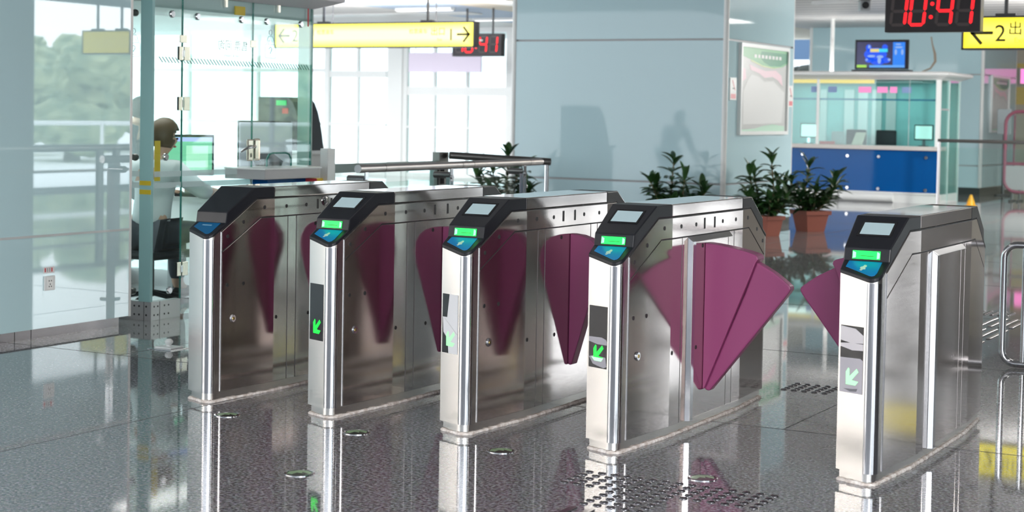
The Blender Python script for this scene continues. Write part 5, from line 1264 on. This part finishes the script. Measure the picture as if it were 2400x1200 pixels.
# ---------------------------------------------------------------- potted plants
def plant(label, x, y, h, spread, seed, pot=0.27, poth=0.235, pal=1.0):
    t = thing('potted_plant', label, 'potted plant', (x, y, 0), seed * 0.37, 'green plants by the middle column')
    rnd = random.Random(seed)
    pm = MB()
    def sq(r, z): return [(r, -r, z), (r, r, z), (-r, r, z), (-r, -r, z)]
    lv = [sq(pot * 0.36, 0.0), sq(pot * 0.46, poth * 0.80), sq(pot * 0.47, poth * 0.80), sq(pot * 0.53, poth * 0.81), sq(pot * 0.54, poth), sq(pot * 0.48, poth), sq(pot * 0.46, poth - 0.03)]
    for a, c in zip(lv, lv[1:]):
        for k in range(4): pm.face([a[k], a[(k + 1) % 4], c[(k + 1) % 4], c[k]])
    pm.face(lv[0][::-1]); pm.build('pot', TERRA, t)
    MB().box(-pot * 0.455, pot * 0.455, -pot * 0.455, pot * 0.455, poth - 0.05, poth - 0.022).build('soil', SOIL, t)
    cm = MB(); lm = MB()
    def leafmesh(base, d, ln, wd, droop):
        d = d.normalized(); side = d.cross(Vector((0, 0, 1)))
        if side.length < 0.1: side = Vector((1, 0, 0))
        side.normalize(); up = side.cross(d)
        N = 7; Ls, Cs, Rs = [], [], []
        for i in range(N + 1):
            s = i / N
            wv = wd * (math.sin(PI * min(1, s * 0.93 + 0.05)) ** 0.75) * (1.0 if s < 0.98 else 0.1)
            c = base + d * (ln * s) - Vector((0, 0, 1)) * droop * ln * s * s + up * 0.03 * ln * math.sin(PI * s)
            Cs.append(c); Ls.append(c + side * wv + up * wv * 0.45); Rs.append(c - side * wv + up * wv * 0.45)
        V = lambda L: [lm.bm.verts.new(p) for p in L]
        A, B_, C_ = V(Ls), V(Cs), V(Rs)
        for i in range(N):
            lm.bm.faces.new((A[i], A[i + 1], B_[i + 1], B_[i])); lm.bm.faces.new((B_[i], B_[i + 1], C_[i + 1], C_[i]))
    canes = []
    for k in range(9):
        a = 2 * PI * k / 9 + rnd.uniform(-0.3, 0.3); r0 = pot * 0.22; hh = h * (1.0 if k == 0 else rnd.uniform(0.5, 0.86)) - 0.16
        sp = spread * (0.05 if k == 0 else rnd.uniform(0.25, 0.58))
        b0 = Vector((r0 * math.cos(a), r0 * math.sin(a), poth - 0.03)); tp = Vector((sp * math.cos(a), sp * math.sin(a), hh))
        mid = (b0 + tp) / 2 + Vector((math.cos(a), math.sin(a), 0)) * 0.03
        pts = [b0, mid, tp]
        cm.tube(pts, [0.011, 0.009, 0.006], seg=7)
        nl = 28
        for q in range(nl):
            f = 0.22 + 0.78 * q / (nl - 1)
            p = b0.lerp(mid, f * 2) if f < 0.5 else mid.lerp(tp, f * 2 - 1)
            an = q * 2.4 + rnd.uniform(-0.4, 0.4)
            el = rnd.uniform(-0.1, 0.6) if f < 0.88 else rnd.uniform(0.6, 1.35)
            d = Vector((math.cos(an) * math.cos(el), math.sin(an) * math.cos(el), math.sin(el)))
            ln = rnd.uniform(0.17, 0.27) * (0.92 if f < 0.9 else 1.0); leafmesh(p, d, ln, rnd.uniform(0.027, 0.042), rnd.uniform(0.02, 0.30))
    cm.build('canes', CANE, t, smooth=60); lm.build('foliage', LEAF, t, smooth=180)
plant('tall potted plant at the right of the middle column, below the big map poster', -3.83, 12.40, 1.07, 0.62, 3)
plant('potted plant in front of the blue booth, right of the other pot', -3.69, 13.52, 0.98, 0.66, 11, 0.34, 0.255)
plant('potted plant before the wide glass face of the middle column', -4.80, 11.9, 1.02, 0.66, 23)
plant('potted plant behind the end of the round handrail', -6.82, 11.55, 1.06, 0.80, 31)

# ---------------------------------------------------------------- trees outside on the right, mirrored in the left wall
TREEM = mat('tree_leaves', (0.16, 0.24, 0.10), 0.7)
noise_color(TREEM, (0.16, 0.24, 0.13), (0.45, 0.50, 0.28), 1.6, 6)
BARK = mat('bark', (0.16, 0.12, 0.09), 0.9)
def tree(x, y, ztop_, r, seed):
    t = thing('tree', 'green tree outside, mirrored in the left glass wall', 'tree', (x, y, -0.05), seed, 'trees outside the right-hand windows')
    rnd = random.Random(seed); lm = MB(); h = ztop_
    MB().cyl((0, 0, 0), (0, 0, h * 0.6), 0.22, 0.12, seg=10).build('trunk', BARK, t)
    for k in range(16):
        a = rnd.uniform(0, 2 * PI); q = rnd.uniform(0, 0.85) * r; z = rnd.uniform(0.22, 0.85) * h
        rr = r * rnd.uniform(0.32, 0.5)
        g = bmesh.ops.create_icosphere(lm.bm, subdivisions=3, radius=1.0)
        for v in g['verts']:
            n = 1 + 0.35 * noise.noise(v.co * 3.1 + Vector((k * 3.7, seed, 0))) + 0.15 * noise.noise(v.co * 9 + Vector((seed, k, 0)))
            v.co = Vector((q * math.cos(a) + v.co.x * rr * n, q * math.sin(a) + v.co.y * rr * n, z + v.co.z * rr * 0.75 * n))
    lm.build('crown', TREEM, t)
for k, (x, y, z, r) in enumerate(((19, 21.2, 3.0, 1.7), (19.4, 26.2, 3.3, 1.75), (19.8, 31.2, 3.2, 1.75), (20.2, 36.2, 3.0, 1.7), (24.2, 23.6, 3.7, 1.75), (24.6, 28.7, 3.9, 1.8), (25, 33.8, 3.8, 1.75), (23.8, 18.5, 3.6, 1.7), (29.0, 26.0, 4.3, 1.9), (29.4, 31.4, 4.4, 1.9), (29.8, 36.8, 4.3, 1.9))):
    tree(x, y, z, r, 40 + k)
t = thing('terrace_railing', 'white rail on the terrace outside, mirrored in the left wall', 'railing', (14.5, 26, 0))
MB().cyl((0, -12, 1.0), (0, 12, 1.0), 0.05, seg=12).build('top_rail', WHITE, t)
for y in (-12, -8, -4, 0, 4, 8, 12): MB().cyl((0, y, -0.05), (0, y, 1.0), 0.04, seg=10).build('post', WHITE, t)
t = thing('hall_railing', 'dark railing at the right side of the hall, mirrored in the left wall', 'railing', (4.6, 9.5, 0))
MB().cyl((0, -3.2, 0.80), (0, 2.9, 0.80), 0.04, seg=14).build('top_rail', DSTEEL, t)
MB().cyl((0, -3.2, 0.50), (0, 2.9, 0.50), 0.02, seg=10).build('lower_rail', DSTEEL, t)
for y in (-2.4, 1.72, 2.05): MB().cyl((0, y, 0), (0, y, 0.80), 0.055, seg=14).build('post', DSTEEL, t)

t = thing('hedge', 'dark hedge outside, left of the far booth roof', 'hedge', (-11.0, 33.5, -0.05))
hm = MB(); rnd = random.Random(5)
for k in range(56):
    g = bmesh.ops.create_icosphere(hm.bm, subdivisions=2, radius=1.0)
    c = Vector((-1.2 + 2.0 * (k % 7) / 6, rnd.uniform(-0.2, 0.2), 0.3 + 2.12 * (k // 7) / 7)); r_ = rnd.uniform(0.30, 0.36)
    for v in g['verts']: v.co = c + v.co * r_ * (1 + 0.3 * noise.noise(v.co * 4 + c))
hm.build('hedge_leaves', mat('hedge_dark', (0.006, 0.010, 0.007), 0.9), t)

t = thing('building', 'long pale building outside, washed out beyond the far white-framed windows', 'building', (-42, 44, -0.05))
MB().box(-40, 33.5, 0, 3, 0, 16).build('facade', mat('pale_facade', (0.60, 0.62, 0.62), 0.9), t)
for k in range(14):
    for z in (1.2, 5.2): MB().box(-36 + k * 5, -33.6 + k * 5, -0.05, 0.0, z, z + 2.0).build('window', mat('pale_window', (0.46, 0.50, 0.52), 0.5), t)

# made-up housings for the added fill lights, out of view or hidden
for k, (loc, rot, sx, sy) in enumerate(FILL_LIGHTS):
    t = thing('fill_light_housing', 'made-up white housing of an added fill light, out of view', 'lamp', loc, 0, 'added fill lights of the hall')
    t.rotation_euler = rot
    up = rot[0] > 1
    MB().box(-sx / 2 - 0.03, sx / 2 + 0.03, -sy / 2 - 0.03, sy / 2 + 0.03, 0.004, 0.028, 0.004).build('housing', WHITE, t)
    if abs(loc[1] - 16.332) < 1e-6:      # hung on two thin wires beside the sign's own rods
        for x in (-0.99, 0.98): MB().cyl((x, 0, 0.03), (x, 0, -(ZC - 2.52)), 0.008, seg=8).build('hanging_wire', SIGNBOX, t)
t = thing('fill_light_pendant', 'made-up pendant cap over an added fill light beyond the right edge', 'lamp', (-1.0, 18.0, 2.3))  # cap and rod made up to go with the added point light
MB().lathe([(0.0, 0.36), (0.05, 0.35), (0.12, 0.30), (0.15, 0.26), (0.14, 0.26), (0.10, 0.29), (0.0, 0.33)], seg=24).build('cap', WHITE, t, smooth=60)
MB().cyl((0, 0, 0.35), (0, 0, ZC - 2.3), 0.012, seg=10).build('hanging_rod', SIGNBOX, t)
